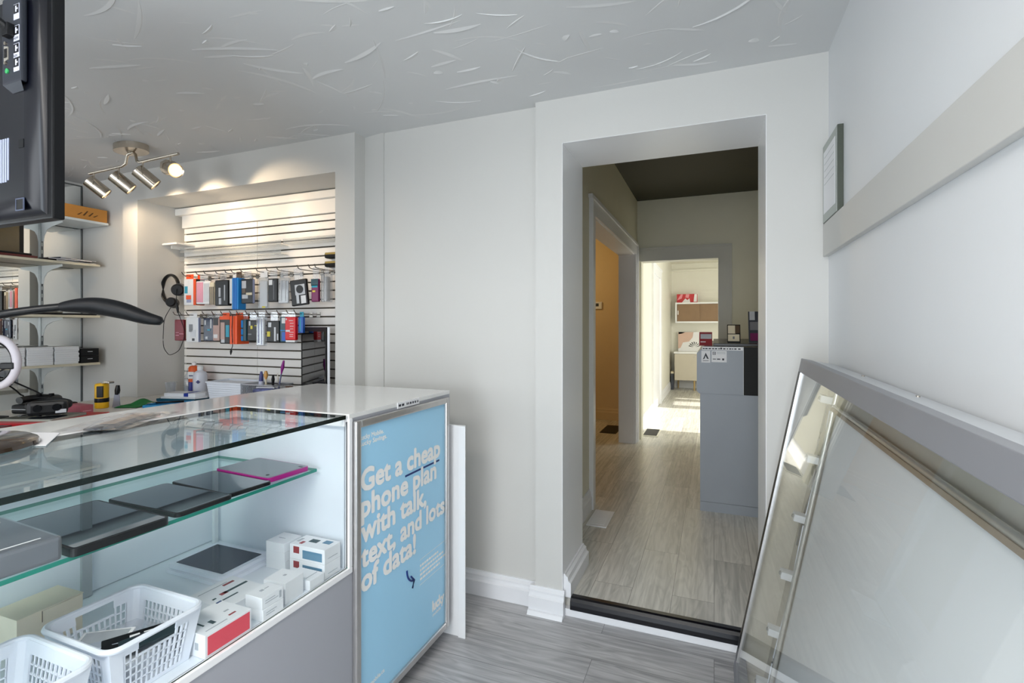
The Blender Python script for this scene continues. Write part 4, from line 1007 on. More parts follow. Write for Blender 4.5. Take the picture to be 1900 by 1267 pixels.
pk = thing('pink_box', 'flat pink-red box standing on the bench behind the black headset', 'box', (-3.21, 1.67, BZ))
box(-3.28, -3.14, 1.64, 1.70, BZ, BZ + 0.05, 0.002).build('carton', mat('dusty_pink_box', (176, 92, 106), 0.5), pk)
MB().box(-3.14, -3.1396, 1.65, 1.69, BZ + 0.018, BZ + 0.021).build('print', mat('pale_pink_print', (222, 170, 176), 0.5), pk)
# headset: goggles with strap
hz = BZ + 0.0375
vr = thing('vr_headset', 'black goggle headset with a strap lying on the dark tablet', 'headset', (-3.04, 1.45, hz), (0, 0, R(60)))
m = MB(); m.box(-0.075, 0.075, -0.035, 0.03, 0.004, 0.07, 0, 0.016); m.build('visor', BLACK, vr, local=True)
m = MB(); m.tube(smooth([(-0.07, 0.02, 0.035), (-0.085, 0.06, 0.045), (-0.05, 0.11, 0.055), (0.0, 0.125, 0.06), (0.05, 0.11, 0.055), (0.085, 0.06, 0.045), (0.07, 0.02, 0.035)]), 0.004, 8, ry=[0.013]*31); m.build('strap', BLACKM, vr, local=True)
m = MB(); m.cyl((-0.035, -0.035, 0.04), (-0.035, -0.042, 0.04), 0.018, 0.016, 20); m.build('lens', SCREEN, vr, local=True)
m = MB(); m.cyl((0.035, -0.035, 0.04), (0.035, -0.042, 0.04), 0.018, 0.016, 20); m.build('lens', SCREEN, vr, local=True)
m = MB(); m.box(0.03, 0.07, -0.0365, -0.035, 0.012, 0.03); m.build('badge', SILV, vr, local=True)
gm = thing('game_controller', 'black gamepad on the pile of dark cases at the left edge', 'controller', (-3.44, 1.62, BZ + 0.051), (0, 0, R(20)))
m = MB(); m.tube(smooth([(-0.085, -0.05, 0.02), (-0.075, 0.0, 0.024), (-0.04, 0.03, 0.026), (0.0, 0.032, 0.026), (0.04, 0.03, 0.026), (0.075, 0.0, 0.024), (0.085, -0.05, 0.02)]), 0.024, 12, ry=[0.019]*31); m.build('body', BLACK, gm, local=True)
for sx in (-1, 1):
    m = MB(); m.cyl((sx*0.035, 0.012, 0.04), (sx*0.035, 0.012, 0.052), 0.010, 0.012, 16); m.build('thumb_stick', BLACKM, gm, local=True)
cs_ = thing('carry_case', 'flat black zip case under the gamepad on the bench', 'case', (-3.44, 1.63, BZ), (0, 0, R(15)))
MB().box(-0.12, 0.12, -0.08, 0.08, 0.0, 0.05, 0, 0.012).build('shell', BLACKM, cs_, local=True)
MB().box(-0.121, 0.121, -0.081, 0.081, 0.023, 0.027, 0, 0.001).build('zip', SILV, cs_, local=True)
# ring light
rg = thing('ring_light', 'white ring light with a black inner rim, left edge of the picture', 'ring light', (-3.44, 1.42, BZ))
pr, rcen, rrot = [], Vector((-3.44, 1.42, 1.14)), 60
m = MB(); ring = [Vector((0.125 * math.cos(t), 0, 0.125 * math.sin(t))) for t in [2*math.pi*k/48 for k in range(48)]]
Mr = Matrix.Translation(rcen) @ Matrix.Rotation(R(16), 4, 'Z')
UPR = Mr.to_3x3() @ Vector((0, 1, 0))
m.tube([Mr @ p for p in ring], 0.019, 12, closed=True, up=UPR); m.build('diffuser', mat('white_diffuser', (236, 230, 238), 0.4), rg)
m = MB(); m.tube([Mr @ (p * 0.80) for p in ring], 0.006, 8, closed=True, up=UPR); m.build('inner_rim', BLACK, rg)
m = MB(); m.tube([rcen + Vector((0, 0, -0.12)), (-3.44, 1.42, 1.0), (-3.44, 1.42, BZ + 0.01)], 0.008, 10); m.build('pole', BLACK, rg)
MB().lathe([(0.05, 0), (0.05, 0.006), (0.012, 0.014)], (-3.44, 1.42, BZ)).build('base', BLACK, rg)
m = MB(); m.tube(smooth([Mr @ Vector((0.1, -0.01, -0.02)), Mr @ Vector((0.05, -0.03, -0.05)), Mr @ Vector((0.0, -0.03, -0.085)), Mr @ Vector((-0.02, -0.02, -0.11))]), 0.004, 8); m.build('cord', BLACK, rg)
m = MB(); p = Mr @ Vector((0.10, -0.022, -0.018)); m.obox(p.x, p.y, p.z - 0.016, p.z + 0.018, 0.055, 0.028, 38, 0, 0.006); m.build('clamp_knob', BLACK, rg)
# power cord dropping from the mirror towards the bench
pcd = thing('power_cord', 'black power cord slanting down past the shelf standard to the bench', 'cord', (-4.27, 2.0, 0.9))
m = MB(); m.tube(smooth([(-4.28, 1.76, 1.0), (-4.25, 1.80, 0.99), (-4.20, 1.88, 0.93), (-4.15, 1.96, 0.86), (-4.12, 2.0, 0.78), (-4.12, 2.0, 0.3), (-4.12, 2.0, 0.012)]), 0.005, 8); m.build('wire', BLACK, pcd)
m = MB(); m.box(-4.295, -4.27, 1.735, 1.765, 0.985, 1.02, 0, 0.004); m.build('plug', BLACK, pcd)

YELM = mat('yellow_plastic', (238, 184, 20), 0.35)
yb = thing('torch_canister', 'yellow gas canister with a metal burner head near the mirror', 'torch', (-3.31, 1.835, BZ))
MB().lathe([(0.03, 0), (0.034, 0.004), (0.034, 0.135), (0.03, 0.142), (0.012, 0.146)], (-3.31, 1.835, BZ)).build('canister', YELM, yb)
MB().lathe([(0.0345, 0.035), (0.0347, 0.036), (0.0347, 0.058), (0.0345, 0.059)], (-3.31, 1.835, BZ)).build('black_band', BLACK, yb)
m = MB(); m.obox(-3.285, 1.812, BZ + 0.065, BZ + 0.13, 0.03, 0.016, 45, 0, 0.002); m.build('label', BLACK, yb)
m = MB(); m.tube([(-3.30, 1.83, BZ + 0.14), (-3.27, 1.835, BZ + 0.15), (-3.25, 1.84, BZ + 0.152)], 0.007, 10); m.box(-3.275, -3.22, 1.82, 1.85, BZ + 0.146, BZ + 0.158, 0, 0.003); m.build('burner_head', STEEL, yb)
sr = thing('scraper', 'steel scraper with a black handle standing beside the yellow canister', 'tool', (-3.255, 1.87, BZ))
m = MB(); m.extr([(-3.275, 1.872, BZ + 0.0), (-3.232, 1.89, BZ + 0.0), (-3.24, 1.888, BZ + 0.08), (-3.262, 1.878, BZ + 0.08)], (0.003, -0.006, 0)); m.build('blade', mat('dull_steel', (168, 172, 186), 0.3, 0.6), sr)
m = MB(); m.tube([(-3.25, 1.881, BZ + 0.075), (-3.248, 1.882, BZ + 0.10), (-3.246, 1.883, BZ + 0.13)], [0.011, 0.014, 0.009], 12); m.build('handle', BLACK, sr)
gc = thing('cloth', 'crumpled green cloth on the bench right of the yellow canister', 'cloth', (-3.26, 1.99, BZ))
m = MB(); N = 14; rr = random.Random(5)
gr = []
for i in range(N + 1):
    row = []
    for j in range(N + 1):
        u, v = i / N - .5, j / N - .5
        z = BZ + 0.002 + 0.030 * max(0, math.sin(5.2*u + 1.2)*math.cos(4.1*v + 0.5)) * (1 - abs(2*u)**3) * (1 - abs(2*v)**3) + 0.012 * (0.5 + 0.5*math.sin(9*v + 6*u)) * (1 - abs(2*u)**2)
        a = R(115); row.append(m.bm.verts.new((-3.22 + 0.24*u*math.cos(a) - 0.13*v*math.sin(a), 1.985 + 0.24*u*math.sin(a) + 0.13*v*math.cos(a), z)))
    gr.append(row)
for i in range(N):
    for j in range(N): m.bm.faces.new([gr[i][j], gr[i+1][j], gr[i+1][j+1], gr[i][j+1]])
m.build('fabric', mat('green_cloth', (24, 112, 52), 0.8, var=0.1, vscale=30), gc)
def tray(label, cx, cy, z, w, d, rot, m_):
    t = thing('tray', label, 'tray', (cx, cy, z), (0, 0, R(rot)))
    MB().rrect(w, d, 0, 0.003, 0.01).build('base', m_, t, local=True)
    for (x0, x1, y0, y1) in ((-w/2, w/2, -d/2, -d/2+0.004), (-w/2, w/2, d/2-0.004, d/2), (-w/2, -w/2+0.004, -d/2+0.004, d/2-0.004), (w/2-0.004, w/2, -d/2+0.004, d/2-0.004)):
        MB().box(x0, x1, y0, y1, 0.003, 0.018).build('rim', m_, t, local=True)
BLUT = mat('blue_tray_plastic', (40, 140, 192), 0.3)
tray('blue parts tray lying beside the green cloth', -3.02, 2.03, BZ, 0.20, 0.17, 30, BLUT)
sd = thing('screwdriver', 'black stick tool lying across the lower blue tray', 'tool', (-3.2, 2.11, BZ + 0.018))
m = MB(); m.tube([(-3.06, 1.98, BZ + 0.024), (-2.96, 2.08, BZ + 0.024)], 0.006, 10); m.build('handle', BLACK, sd)
m = MB(); m.tube([(-3.09, 1.95, BZ + 0.024), (-3.06, 1.98, BZ + 0.024)], 0.002, 8); m.build('shaft', STEEL, sd)
tray('dark teal tray holding the white wrapped packet', -3.17, 2.235, BZ, 0.27, 0.16, 14, mat('dark_teal_tray', (18, 78, 104), 0.3))
wp = thing('wrapped_packet', 'white angular packet with a blue band on the teal tray', 'packet', (-3.16, 2.235, BZ + 0.0185), (0, 0, R(14)))
m = MB(); m.extr([(-0.12, -0.07, 0.0), (0.12, -0.07, 0.0), (0.15, 0.0, 0.0), (0.12, 0.07, 0.0), (-0.12, 0.07, 0.0)], (0, 0, 0.012)); m.extr([(-0.11, -0.055, 0.012), (0.11, -0.055, 0.012), (0.135, 0.0, 0.012), (0.11, 0.055, 0.012), (-0.11, 0.055, 0.012)], (0, 0, 0.02)); m.build('wrap', mat('white_wrap', (230, 232, 236), 0.3), wp, local=True)
m = MB(); m.box(0.03, 0.06, -0.056, 0.056, 0.0322, 0.0328); m.box(0.03, 0.06, -0.0566, -0.055, 0.012, 0.0325); m.build('blue_band', mat('ultramarine_band', (26, 52, 150), 0.4), wp, local=True)

cn = thing('spray_can', 'orange and blue cleaner can with a white cap, left of the white bottle', 'can', (-3.33, 2.41, BZ))
prof = [(0.03, 0), (0.033, 0.004), (0.033, 0.095)]
MB().lathe(prof, (-3.33, 2.41, BZ)).build('blue_sleeve', mat('deep_blue_label', (22, 34, 128), 0.35), cn)
MB().lathe([(0.033, 0.0952), (0.0335, 0.10), (0.0335, 0.19), (0.026, 0.202), (0.014, 0.206)], (-3.33, 2.41, BZ)).build('orange_sleeve', mat('orange_label', (222, 92, 32), 0.35), cn)
MB().lathe([(0.012, 0.206), (0.014, 0.208), (0.014, 0.226), (0.008, 0.232)], (-3.33, 2.41, BZ)).build('cap', WHT, cn)
m = MB(); m.obox(-3.317, 2.378, BZ + 0.118, BZ + 0.165, 0.042, 0.003, 15); m.build('white_label', WHT, cn)
m = MB(); m.obox(-3.314, 2.3758, BZ + 0.135, BZ + 0.142, 0.03, 0.002, 15); m.build('label_stroke', mat('dark_blue_ink', (30, 50, 110), 0.4), cn)
bt = thing('bottle', 'white squat bottle with a blue cross on its label', 'bottle', (-3.235, 2.385, BZ))
MB().lathe([(0.04, 0), (0.043, 0.005), (0.043, 0.14), (0.036, 0.165), (0.016, 0.178), (0.014, 0.18)], (-3.235, 2.385, BZ)).build('body', mat('milky_plastic', (214, 216, 226), 0.3), bt)
MB().lathe([(0.017, 0.18), (0.018, 0.182), (0.018, 0.205), (0.015, 0.208)], (-3.235, 2.385, BZ)).build('cap', WHT, bt)
m = MB(); m.obox(-3.205, 2.346, BZ + 0.10, BZ + 0.108, 0.022, 0.003, 30); m.obox(-3.205, 2.346, BZ + 0.093, BZ + 0.115, 0.008, 0.003, 30); m.build('cross_mark', mat('indigo_print', (52, 56, 120), 0.5), bt)
bt2 = thing('bottle', 'clear squeeze bottle half hidden behind the orange can', 'bottle', (-3.40, 2.42, BZ))
MB().lathe([(0.027, 0), (0.029, 0.004), (0.029, 0.12), (0.012, 0.15), (0.006, 0.185)], (-3.40, 2.42, BZ)).build('body', GL_CLR, bt2)
MB().lathe([(0.027, 0.002), (0.0275, 0.06)], (-3.40, 2.42, BZ)).build('contents', mat('grey_liquid', (170, 178, 186), 0.3), bt2)
cu = thing('beaker', 'small clear beaker on the bench left of the orange can', 'cup', (-3.45, 2.33, BZ))
MB().lathe([(0.028, 0), (0.034, 0.09), (0.040, 0.094), (0.040, 0.096), (0.030, 0.092), (0.025, 0.003)], (-3.45, 2.33, BZ)).build('wall', GL_CLR, cu)
tb = thing('plastic_tub', 'clear plastic tub between the wrapped packet and white basket', 'tub', (-2.93, 2.42, BZ))
m = MB()
for (x0, x1, y0, y1) in ((-3.075, -2.965, 2.38, 2.383), (-3.075, -2.965, 2.457, 2.46), (-3.075, -3.072, 2.383, 2.457), (-2.968, -2.965, 2.383, 2.457)): m.box(x0, x1, y0, y1, BZ, BZ + 0.1)
m.build('wall', GL_CLR, tb)
MB().box(-3.065, -2.975, 2.386, 2.454, BZ, BZ + 0.035, 0, 0.01).build('contents', mat('white_contents', (220, 222, 224), 0.5), tb)
wbk = thing('woven_basket', 'white woven plastic basket in front of the slatwall on the bench', 'basket', (-2.83, 2.32, BZ), (0, 0, R(4)))
m = MB(); w, d, h = 0.25, 0.15, 0.125
for k in range(9):
    z = 0.004 + k * 0.0135; e = 0.0015 * k
    for (x0, x1, y0, y1) in ((-w/2-e, w/2+e, -d/2-e, -d/2-e+0.004), (-w/2-e, w/2+e, d/2+e-0.004, d/2+e), (-w/2-e, -w/2-e+0.004, -d/2-e, d/2+e), (w/2+e-0.004, w/2+e, -d/2-e, d/2+e)): m.box(x0, x1, y0, y1, z, z + 0.0125, 0, 0.001)
m.build('woven_band', WPLAS, wbk, local=True)

MB().box(-w/2 + 0.006, w/2 - 0.006, -d/2 + 0.006, d/2 - 0.006, 0, 0.122).build('liner', WPLAS, wbk, local=True)
m = MB(); m.tube([(-w/2 - 0.014, -d/2 - 0.014, 0.125), (w/2 + 0.014, -d/2 - 0.014, 0.122), (w/2 + 0.014, d/2 + 0.014, 0.125), (-w/2 - 0.014, d/2 + 0.014, 0.128)], 0.005, 8, closed=True); m.build('rim', WPLAS, wbk, local=True)

mb_ = thing('mesh_basket', 'silver wire mesh basket of tools between white basket and screen', 'basket', (-2.52, 2.30, BZ))
m = MB(); MX0, MX1, MY0, MY1, MH = -2.645, -2.40, 2.22, 2.37, 0.125
for k in range(26):
    x = MX0 + (MX1 - MX0) * k / 25
    for sgn in (-1, 1):
        for yy in (MY0, MY1):
            xe = x + sgn * 0.06
            xa, xb = x, min(max(xe, MX0), MX1)
            m.tube([(xa, yy, BZ + 0.002), (xb, yy, BZ + 0.002 + (MH - 0.004) * abs(xb - xa) / 0.06)], 0.0013, 4) if abs(xb - xa) > 0.004 else None
m.build('wire_mesh', mat('dark_wire', (96, 98, 110), 0.3, 0.7), mb_)
m = MB()
for zz in (BZ + 0.003, BZ + MH): m.tube([(MX0, MY0, zz), (MX1, MY0, zz), (MX1, MY1, zz), (MX0, MY1, zz)], 0.004, 8, closed=True)
m.build('rim', mat('silver_rim', (196, 198, 206), 0.3, 0.5), mb_)
box(MX0, MX1, MY0, MY1, BZ, BZ + 0.002).build('base', mat('silver_rim', (196, 198, 206)), mb_)
def tool(name, label, cat, p0, p1, r, hm, tipm=None, tl=0.3, rt=None):
    p0, p1 = Vector(p0), Vector(p1); t = thing(name, label, cat, tuple(p0))
    mid = p0 + (p1 - p0) * (1 - tl)
    m = MB(); m.tube([p0, p0 + (p1-p0)*0.3, mid], [r*0.8, r, r*0.8], 10); m.build('handle', hm, t)
    m = MB(); m.tube([mid, mid + (p1-mid)*0.5, p1], [r*0.7, (rt or r), (rt or r)*0.5], 10); m.build('tip', tipm or hm, t)
tool('glue_bottle', 'blue and white glue bottle standing in the mesh basket', 'bottle', (-2.575, 2.29, BZ + 0.002), (-2.57, 2.29, BZ + 0.20), 0.018, mat('white_blue_tube', (200, 204, 224), 0.35), mat('indigo_cap', (58, 60, 120), 0.35), 0.3, 0.012)
tool('screwdriver', 'screwdriver with an orange cap upright in the mesh basket', 'tool', (-2.52, 2.28, BZ + 0.002), (-2.522, 2.28, BZ + 0.205), 0.007, mat('cream_handle', (216, 204, 180), 0.4), mat('ochre_cap', (206, 152, 80), 0.4), 0.25, 0.014)
tool('marker_pen', 'black marker pen upright in the mesh basket', 'pen', (-2.49, 2.30, BZ + 0.002), (-2.485, 2.30, BZ + 0.18), 0.010, BLACK, BLACKM, 0.3)
tool('brush', 'small brush with a purple head sticking up from the mesh basket', 'brush', (-2.455, 2.29, BZ + 0.002), (-2.40, 2.30, BZ + 0.27), 0.005, mat('blue_grey_handle', (92, 98, 132), 0.4), mat('purple_bristle', (136, 20, 128), 0.5), 0.3, 0.011)
tool('tweezers', 'thin dark tweezers leaning in the mesh basket', 'tool', (-2.44, 2.32, BZ + 0.002), (-2.462, 2.31, BZ + 0.19), 0.004, DARKG, STEEL, 0.4)
po_ = thing('pouch', 'blue patterned pouch lying between mesh basket and screen', 'pouch', (-2.325, 2.10, BZ), (0, 0, R(14)))
MB().box(-0.06, 0.06, -0.035, 0.035, 0.0, 0.13, 0, 0.016).build('body', mat('indigo_white_fabric', (84, 92, 142), 0.5, var=0.6, vscale=40), po_, local=True)
MB().box(-0.055, 0.055, -0.004, 0.004, 0.128, 0.137, 0, 0.002).build('zip', SILV, po_, local=True)

# upright screen in the niche, turned to the left
im = thing('computer_screen', 'black glossy upright screen with a white back in front of the slatwall', 'monitor', (-2.17, 2.30, BZ), (0, 0, R(-32)))
MB().box(-0.27, 0.27, -0.004, 0.0, 0.105, 0.47, 0, 0.0015).build('screen', SCREEN, im, local=True)
MB().box(-0.27, 0.27, -0.0048, -0.0041, 0.445, 0.47).box(-0.27, 0.27, -0.0048, -0.0041, 0.105, 0.128).box(-0.27, -0.247, -0.0048, -0.0041, 0.128, 0.445).box(0.247, 0.27, -0.0048, -0.0041, 0.128, 0.445).build('bezel', BLACKM, im, local=True)
MB().box(-0.27, 0.27, 0.0002, 0.016, 0.075, 0.472, 0, 0.006).build('housing', mat('white_alu_housing', (228, 230, 236), 0.3, 0.2), im, local=True)
MB().box(-0.27, 0.27, -0.004, 0.0, 0.075, 0.1045, 0, 0.001).build('chin', ALU, im, local=True)
m = MB(); m.box(-0.08, 0.08, -0.09, 0.07, 0, 0.006, 0, 0.002); m.box(-0.07, 0.07, 0.016, 0.024, 0.006, 0.2, 0, 0.003); m.build('stand', ALU, im, local=True)
bc = thing('gadget_heap', 'black camera-like gadget lying before the upright screen', 'camera', (-2.13, 2.08, BZ), (0, 0, R(-25)))
MB().box(-0.055, 0.055, -0.03, 0.03, 0.0, 0.14, 0, 0.012).build('body', BLACK, bc, local=True)
m = MB(); m.cyl((0, -0.03, 0.09), (0, -0.055, 0.09), 0.026, 0.024, 24); m.build('lens', SCREEN, bc, local=True)
MB().box(-0.02, 0.02, -0.015, 0.015, 0.14, 0.152, 0, 0.003).build('viewfinder', mat('brown_leather', (92, 62, 44), 0.5), bc, local=True)

# ================================================================== WALL-MOUNTED TV, SEEN FROM BEHIND
TVY = 0.715
tv = thing('television', 'black flat television seen from behind with a port panel, upper left corner', 'television', (-1.9, TVY, 1.58), (0, 0, 0))
TVB = mat('blue_black_gloss_shell', (8, 10, 20), 0.3, var=0.05, spec=0.4)
TZ0, TZ1, TX1, TX0 = 1.578, 2.135, -1.452, -2.40
m = MB(); m.box(TX0, TX1, TVY - 0.014, TVY + 0.012, TZ0, TZ1, 0, 0.004); m.build('bezel', BLACK, tv)
MB().box(TX0 + 0.012, TX1 - 0.012, TVY + 0.0122, TVY + 0.013, TZ0 + 0.015, TZ1 - 0.012).build('screen', SCREEN, tv)
# back shell: swells out of the bezel
m = MB(); rings = []
for (ix, iz0, iz1, dy) in ((0.020, 0.010, 0.010, 0.014), (0.026, 0.022, 0.016, 0.026), (0.040, 0.040, 0.026, 0.036), (0.060, 0.052, 0.034, 0.040)):
    x0, x1, z0, z1, y = TX0 + ix, TX1 - ix, TZ0 + iz0, TZ1 - iz1, TVY - dy
    rings.append([m.bm.verts.new(p) for p in ((x0, y, z0), (x1, y, z0), (x1, y, z1), (x0, y, z1))])
for a, b in zip(rings[:-1], rings[1:]):
    for i in range(4):
        f = m.bm.faces.new([a[i], a[(i+1) % 4], b[(i+1) % 4], b[i]]); f.smooth = True
m.bm.faces.new(rings[-1])
m.build('back_shell', TVB, tv, ang=50)
# port panel, recessed frame with sockets and label plates
pnl = MB().box(-1.578, -1.497, TVY - 0.052, TVY - 0.0395, 1.895, 2.10, 0, 0.004).build('port_panel', mat('dark_slate_panel', (36, 40, 50), 0.35), tv)
m = MB(); m.extr([(-1.572, TVY - 0.052, 1.895), (-1.497, TVY - 0.052, 1.895), (-1.51, TVY - 0.041, 1.878), (-1.556, TVY - 0.041, 1.878)], (0, 0.0, 0.0002)) ; m.build('panel_skirt', mat('dark_slate_panel', (36, 40, 50)), tv)
PLT = mat('pale_label_plate', (206, 208, 222), 0.5, var=0)
for k, z in enumerate((2.058, 2.008, 1.966, 1.933)):
    pp = MB().box(-1.526, -1.503, TVY - 0.0528, TVY - 0.052, z - (0.018 if k < 3 else 0.014), z + 0.018, 0).build('label_plate', PLT, pnl)
    mm = MB(); mm.box(-1.5245, -1.5045, TVY - 0.0534, TVY - 0.0528, z - 0.004, z + 0.0165); mm.build('icon_ground', BLACK, pnl)
    mm = MB(); mm.box(-1.517, -1.512, TVY - 0.0539, TVY - 0.0534, z - 0.001, z + 0.013); mm.box(-1.512, -1.507, TVY - 0.0539, TVY - 0.0534, z + 0.004, z + 0.008); mm.build('icon', PLT, pnl)
ptx = (('HDMI', 1.990), ('HDMI 1', 1.949))
for b2, z in ptx:
    me = text_mesh(b2, 0.018, 0.0, 0.006); mm = MB(); mm.mesh(me, Matrix.Translation((-1.524, TVY - 0.0535, z + 0.003)) @ PLANE_NY); bpy.data.meshes.remove(me); mm.build('lettering', BLACK, pnl)
m = MB(); m.extr([(-1.566, TVY - 0.0535, 1.95), (-1.549, TVY - 0.0535, 1.953), (-1.549, TVY - 0.0535, 1.983), (-1.566, TVY - 0.0535, 1.987)], (0, 0.0015, 0)); m.build('video_socket', mat('pale_steel_socket', (196, 190, 178), 0.3, 0.6), pnl)
m = MB(); m.box(-1.563, -1.552, TVY - 0.0545, TVY - 0.0535, 1.958, 1.979); m.build('socket_face', BLACK, pnl)
for z in (1.992, 1.945):
    m = MB(); m.cyl((-1.558, TVY - 0.052, z), (-1.558, TVY - 0.056, z), 0.004, n=12); m.build('socket_screw', STEEL, pnl)
m = MB(); m.cyl((-1.553, TVY - 0.052, 1.926), (-1.553, TVY - 0.0545, 1.926), 0.006, n=18); m.build('green_jack', mat('green_plastic', (56, 168, 96), 0.35), pnl)
m = MB(); m.tube(smooth([(-1.78, 0.60, 2.02), (-1.66, 0.60, 2.035), (-1.58, 0.615, 2.045), (-1.545, 0.635, 2.035), (-1.535, 0.655, 2.02)]), 0.008, 10); m.box(-1.548, -1.522, 0.648, 0.664, 2.0, 2.03, 0, 0.003); m.build('cable', BLACK, tv)
m = MB()
for k in range(9): m.box(-1.66 + k * 0.010, -1.655 + k * 0.010, TVY - 0.0415, TVY - 0.0398, 1.666 + (0.004 if k < 8 else 0.008), 1.775)
m.build('vent_grille', mat('pale_vent_slot', (176, 184, 210), 0.4), tv)
m = MB(); m.box(-1.541, -1.512, TVY - 0.0412, TVY - 0.0398, 1.599, 1.623); m.build('square_slot', BLACK, tv)
m = MB()
for (a, b, c, d) in ((-1.544, -1.541, 1.596, 1.626), (-1.512, -1.509, 1.596, 1.626), (-1.541, -1.512, 1.623, 1.626), (-1.541, -1.512, 1.596, 1.599)): m.box(a, b, TVY - 0.0418, TVY - 0.0398, c, d)
m.build('slot_frame', mat('slate_blue_plastic', (70, 78, 100), 0.3), tv)
m = MB(); m.box(-1.532, -1.512, TVY - 0.0412, TVY - 0.0398, 1.745, 1.765); m.build('square_slot', BLACK, tv)
m = MB(); m.cyl((-1.95, 0.60, 1.85), (-1.95, 0.60, CZ), 0.022, n=20); m.box(-2.05, -1.85, 0.615, 0.676, 1.76, 1.94); m.cyl((-1.95, 0.60, CZ - 0.012), (-1.95, 0.60, CZ - 0.0003), 0.07, n=24); m.build('ceiling_mount', BLACKM, tv)

# ================================================================== TRACK LIGHT
tl = thing('track_light', 'brushed steel four-spot track light on the ceiling above the work bench', 'ceiling light', (-3.12, 1.88, CZ))
cc = Vector((-3.12, 1.88, CZ))
A, B = Vector((-3.56, 1.905, 2.262)), Vector((-2.70, 1.865, 2.262))
m = MB(); pts = []
for k in range(28):
    t = 2 * math.pi * k / 28; r = 0.082 + 0.010 * math.cos(2 * t)
    pts.append((cc.x + r * math.cos(t) * 1.15, cc.y + r * math.sin(t), CZ - 0.0005))
m.extr(pts, (0, 0, -0.036)); m.build('canopy', STEEL, tl)
d = (B - A)
tp = [A, A + d*0.40, A + d*0.44 + Vector((0, 0, 0.01)), A + d*0.455 + Vector((0, 0, 0.05)), A + d*0.47 + Vector((0, 0, 0.062)), A + d*0.53 + Vector((0, 0, 0.064)), A + d*0.55 + Vector((0, 0, 0.052)), A + d*0.565 + Vector((0, 0, 0.01)), A + d*0.60, B]
m = MB(); m.tube(tp, 0.0075, 10)
for f in (0.485, 0.52): q = A + d*f + Vector((0, 0, 0.06)); m.cyl(q, (q.x, q.y, CZ - 0.036), 0.005, n=10)
m.build('rail', STEEL, tl)
LENS = mat('lit_lamp_lens', (255, 226, 176), 0.3, var=0, emit=2.5, ecol=(255, 214, 150))
aims = [(-3.70, 2.26, 1.86), (-3.20, 2.49, 1.90), (-2.78, 2.49, 1.96), (-2.30, 2.30, 1.98)]
for k, f in enumerate((0.06, 0.36, 0.63, 0.92)):
    h = A + d * f; piv = h + Vector((0, 0, -0.062))
    dirv = (Vector(aims[k]) - piv); 
    dirv = dirv.normalized()
    if k < 3: dirv = Vector((0.42, 0.60, -0.62)).normalized()
    else: dirv = Vector((0.84, -0.22, -0.26)).normalized()
    m = MB(); c0 = piv + Vector((0, 0, -0.012)) - dirv * 0.035; c1 = c0 + dirv * 0.115
    m.cyl(c0, c1, 0.038, 0.038, 28, caps=False)
    m.cyl(c0, c0 - dirv * 0.004, 0.038, 0.030, 28)
    m.cyl(c1, c1 - dirv * 0.006, 0.038, 0.033, 28, caps=False)
    sp = m.build('spot_can', STEEL, tl)
    m = MB(); m.cyl(c1 - dirv * 0.012, c1 - dirv * 0.008, 0.036, n=24); m.build('lamp_lens', LENS, sp)
    m = MB(); m.cyl(h, piv + Vector((0, 0, 0.02)), 0.005, n=10); 
    side = dirv.cross(Vector((0, 0, 1))).normalized()
    m.tube([piv + side*0.041 - Vector((0, 0, 0.02)), piv + side*0.040 + Vector((0, 0, 0.01)), piv + side*0.02 + Vector((0, 0, 0.026)), piv - side*0.02 + Vector((0, 0, 0.026)), piv - side*0.040 + Vector((0, 0, 0.01)), piv - side*0.041 - Vector((0, 0, 0.02))], 0.003, 8, ry=[0.009]*6)
    m.build('yoke', STEEL, tl)
    m = MB(); m.tube([piv - side*0.046, piv - side*0.06 - dirv*0.02, piv - side*0.066 - dirv*0.05], [0.006, 0.004, 0.003], 8); m.build('tilt_lever', STEEL, sp)
    l = bpy.data.lights.new('track_spot', 'SPOT'); l.energy = (10, 13, 13, 13)[k]; l.color = (1.0, 0.76, 0.50); l.spot_size = R((84, 80, 76, 66)[k]); l.spot_blend = 0.5; l.shadow_soft_size = 0.03
    o = bpy.data.objects.new('track_spot', l); COL.objects.link(o)
    o.location = c1 + dirv * 0.004
    o.rotation_euler = (Vector(aims[k]) - o.location).to_track_quat('-Z', 'Y').to_euler()

cl_ = thing('added_fill_panel', 'added unseen fill light panel on the ceiling above and behind the viewer', 'ceiling light', (-0.45, -0.45, CZ))  # glowing panel added out of view to brighten floor, poster and right wall
box(-1.05, 0.15, -0.75, -0.15, 2.315, CZ - 0.0005, 0.004).build('housing', TRIM, cl_)
box(-1.02, 0.12, -0.72, -0.18, 2.309, 2.3148).build('diffuser', mat('fill_panel_glow', (255, 250, 240), 0.5, var=0, emit=2.0), cl_)

# ================================================================== RIGHT SIDE: LEANING SIGN CASE, CERTIFICATE
TILT = R(10.8); LW = 1.188
lb = bpy.data.objects.new('sign_case', None); COL.objects.link(lb)
Mlb = Matrix.Translation((0.067, 0.40, 0.0216)) @ Matrix.Rotation(R(0.7), 4, 'X') @ Matrix.Rotation(TILT, 4, 'Y')
lb.matrix_world = Mlb; lb.location = Mlb.translation; lb.rotation_euler = Mlb.to_euler(); WM[lb.name] = Mlb
lb.empty_display_size = 0.05
tag(lb, 'aluminium light box sign with a glass front, leaning against the right wall', 'light box')
YL = 1.675      # local length, far end
GRAL = mat('grey_anodised_rail', (136, 138, 144), 0.4, 0.2, var=0.03)
BEI = mat('beige_grey_inner', (196, 192, 180), 0.45, var=0.05, vscale=4)
D = 0.110
m = MB(); m.box(0, 0.036, 0, YL, LW - 0.048, LW, 0, 0.002); m.build('top_rail', GRAL, lb, local=True)
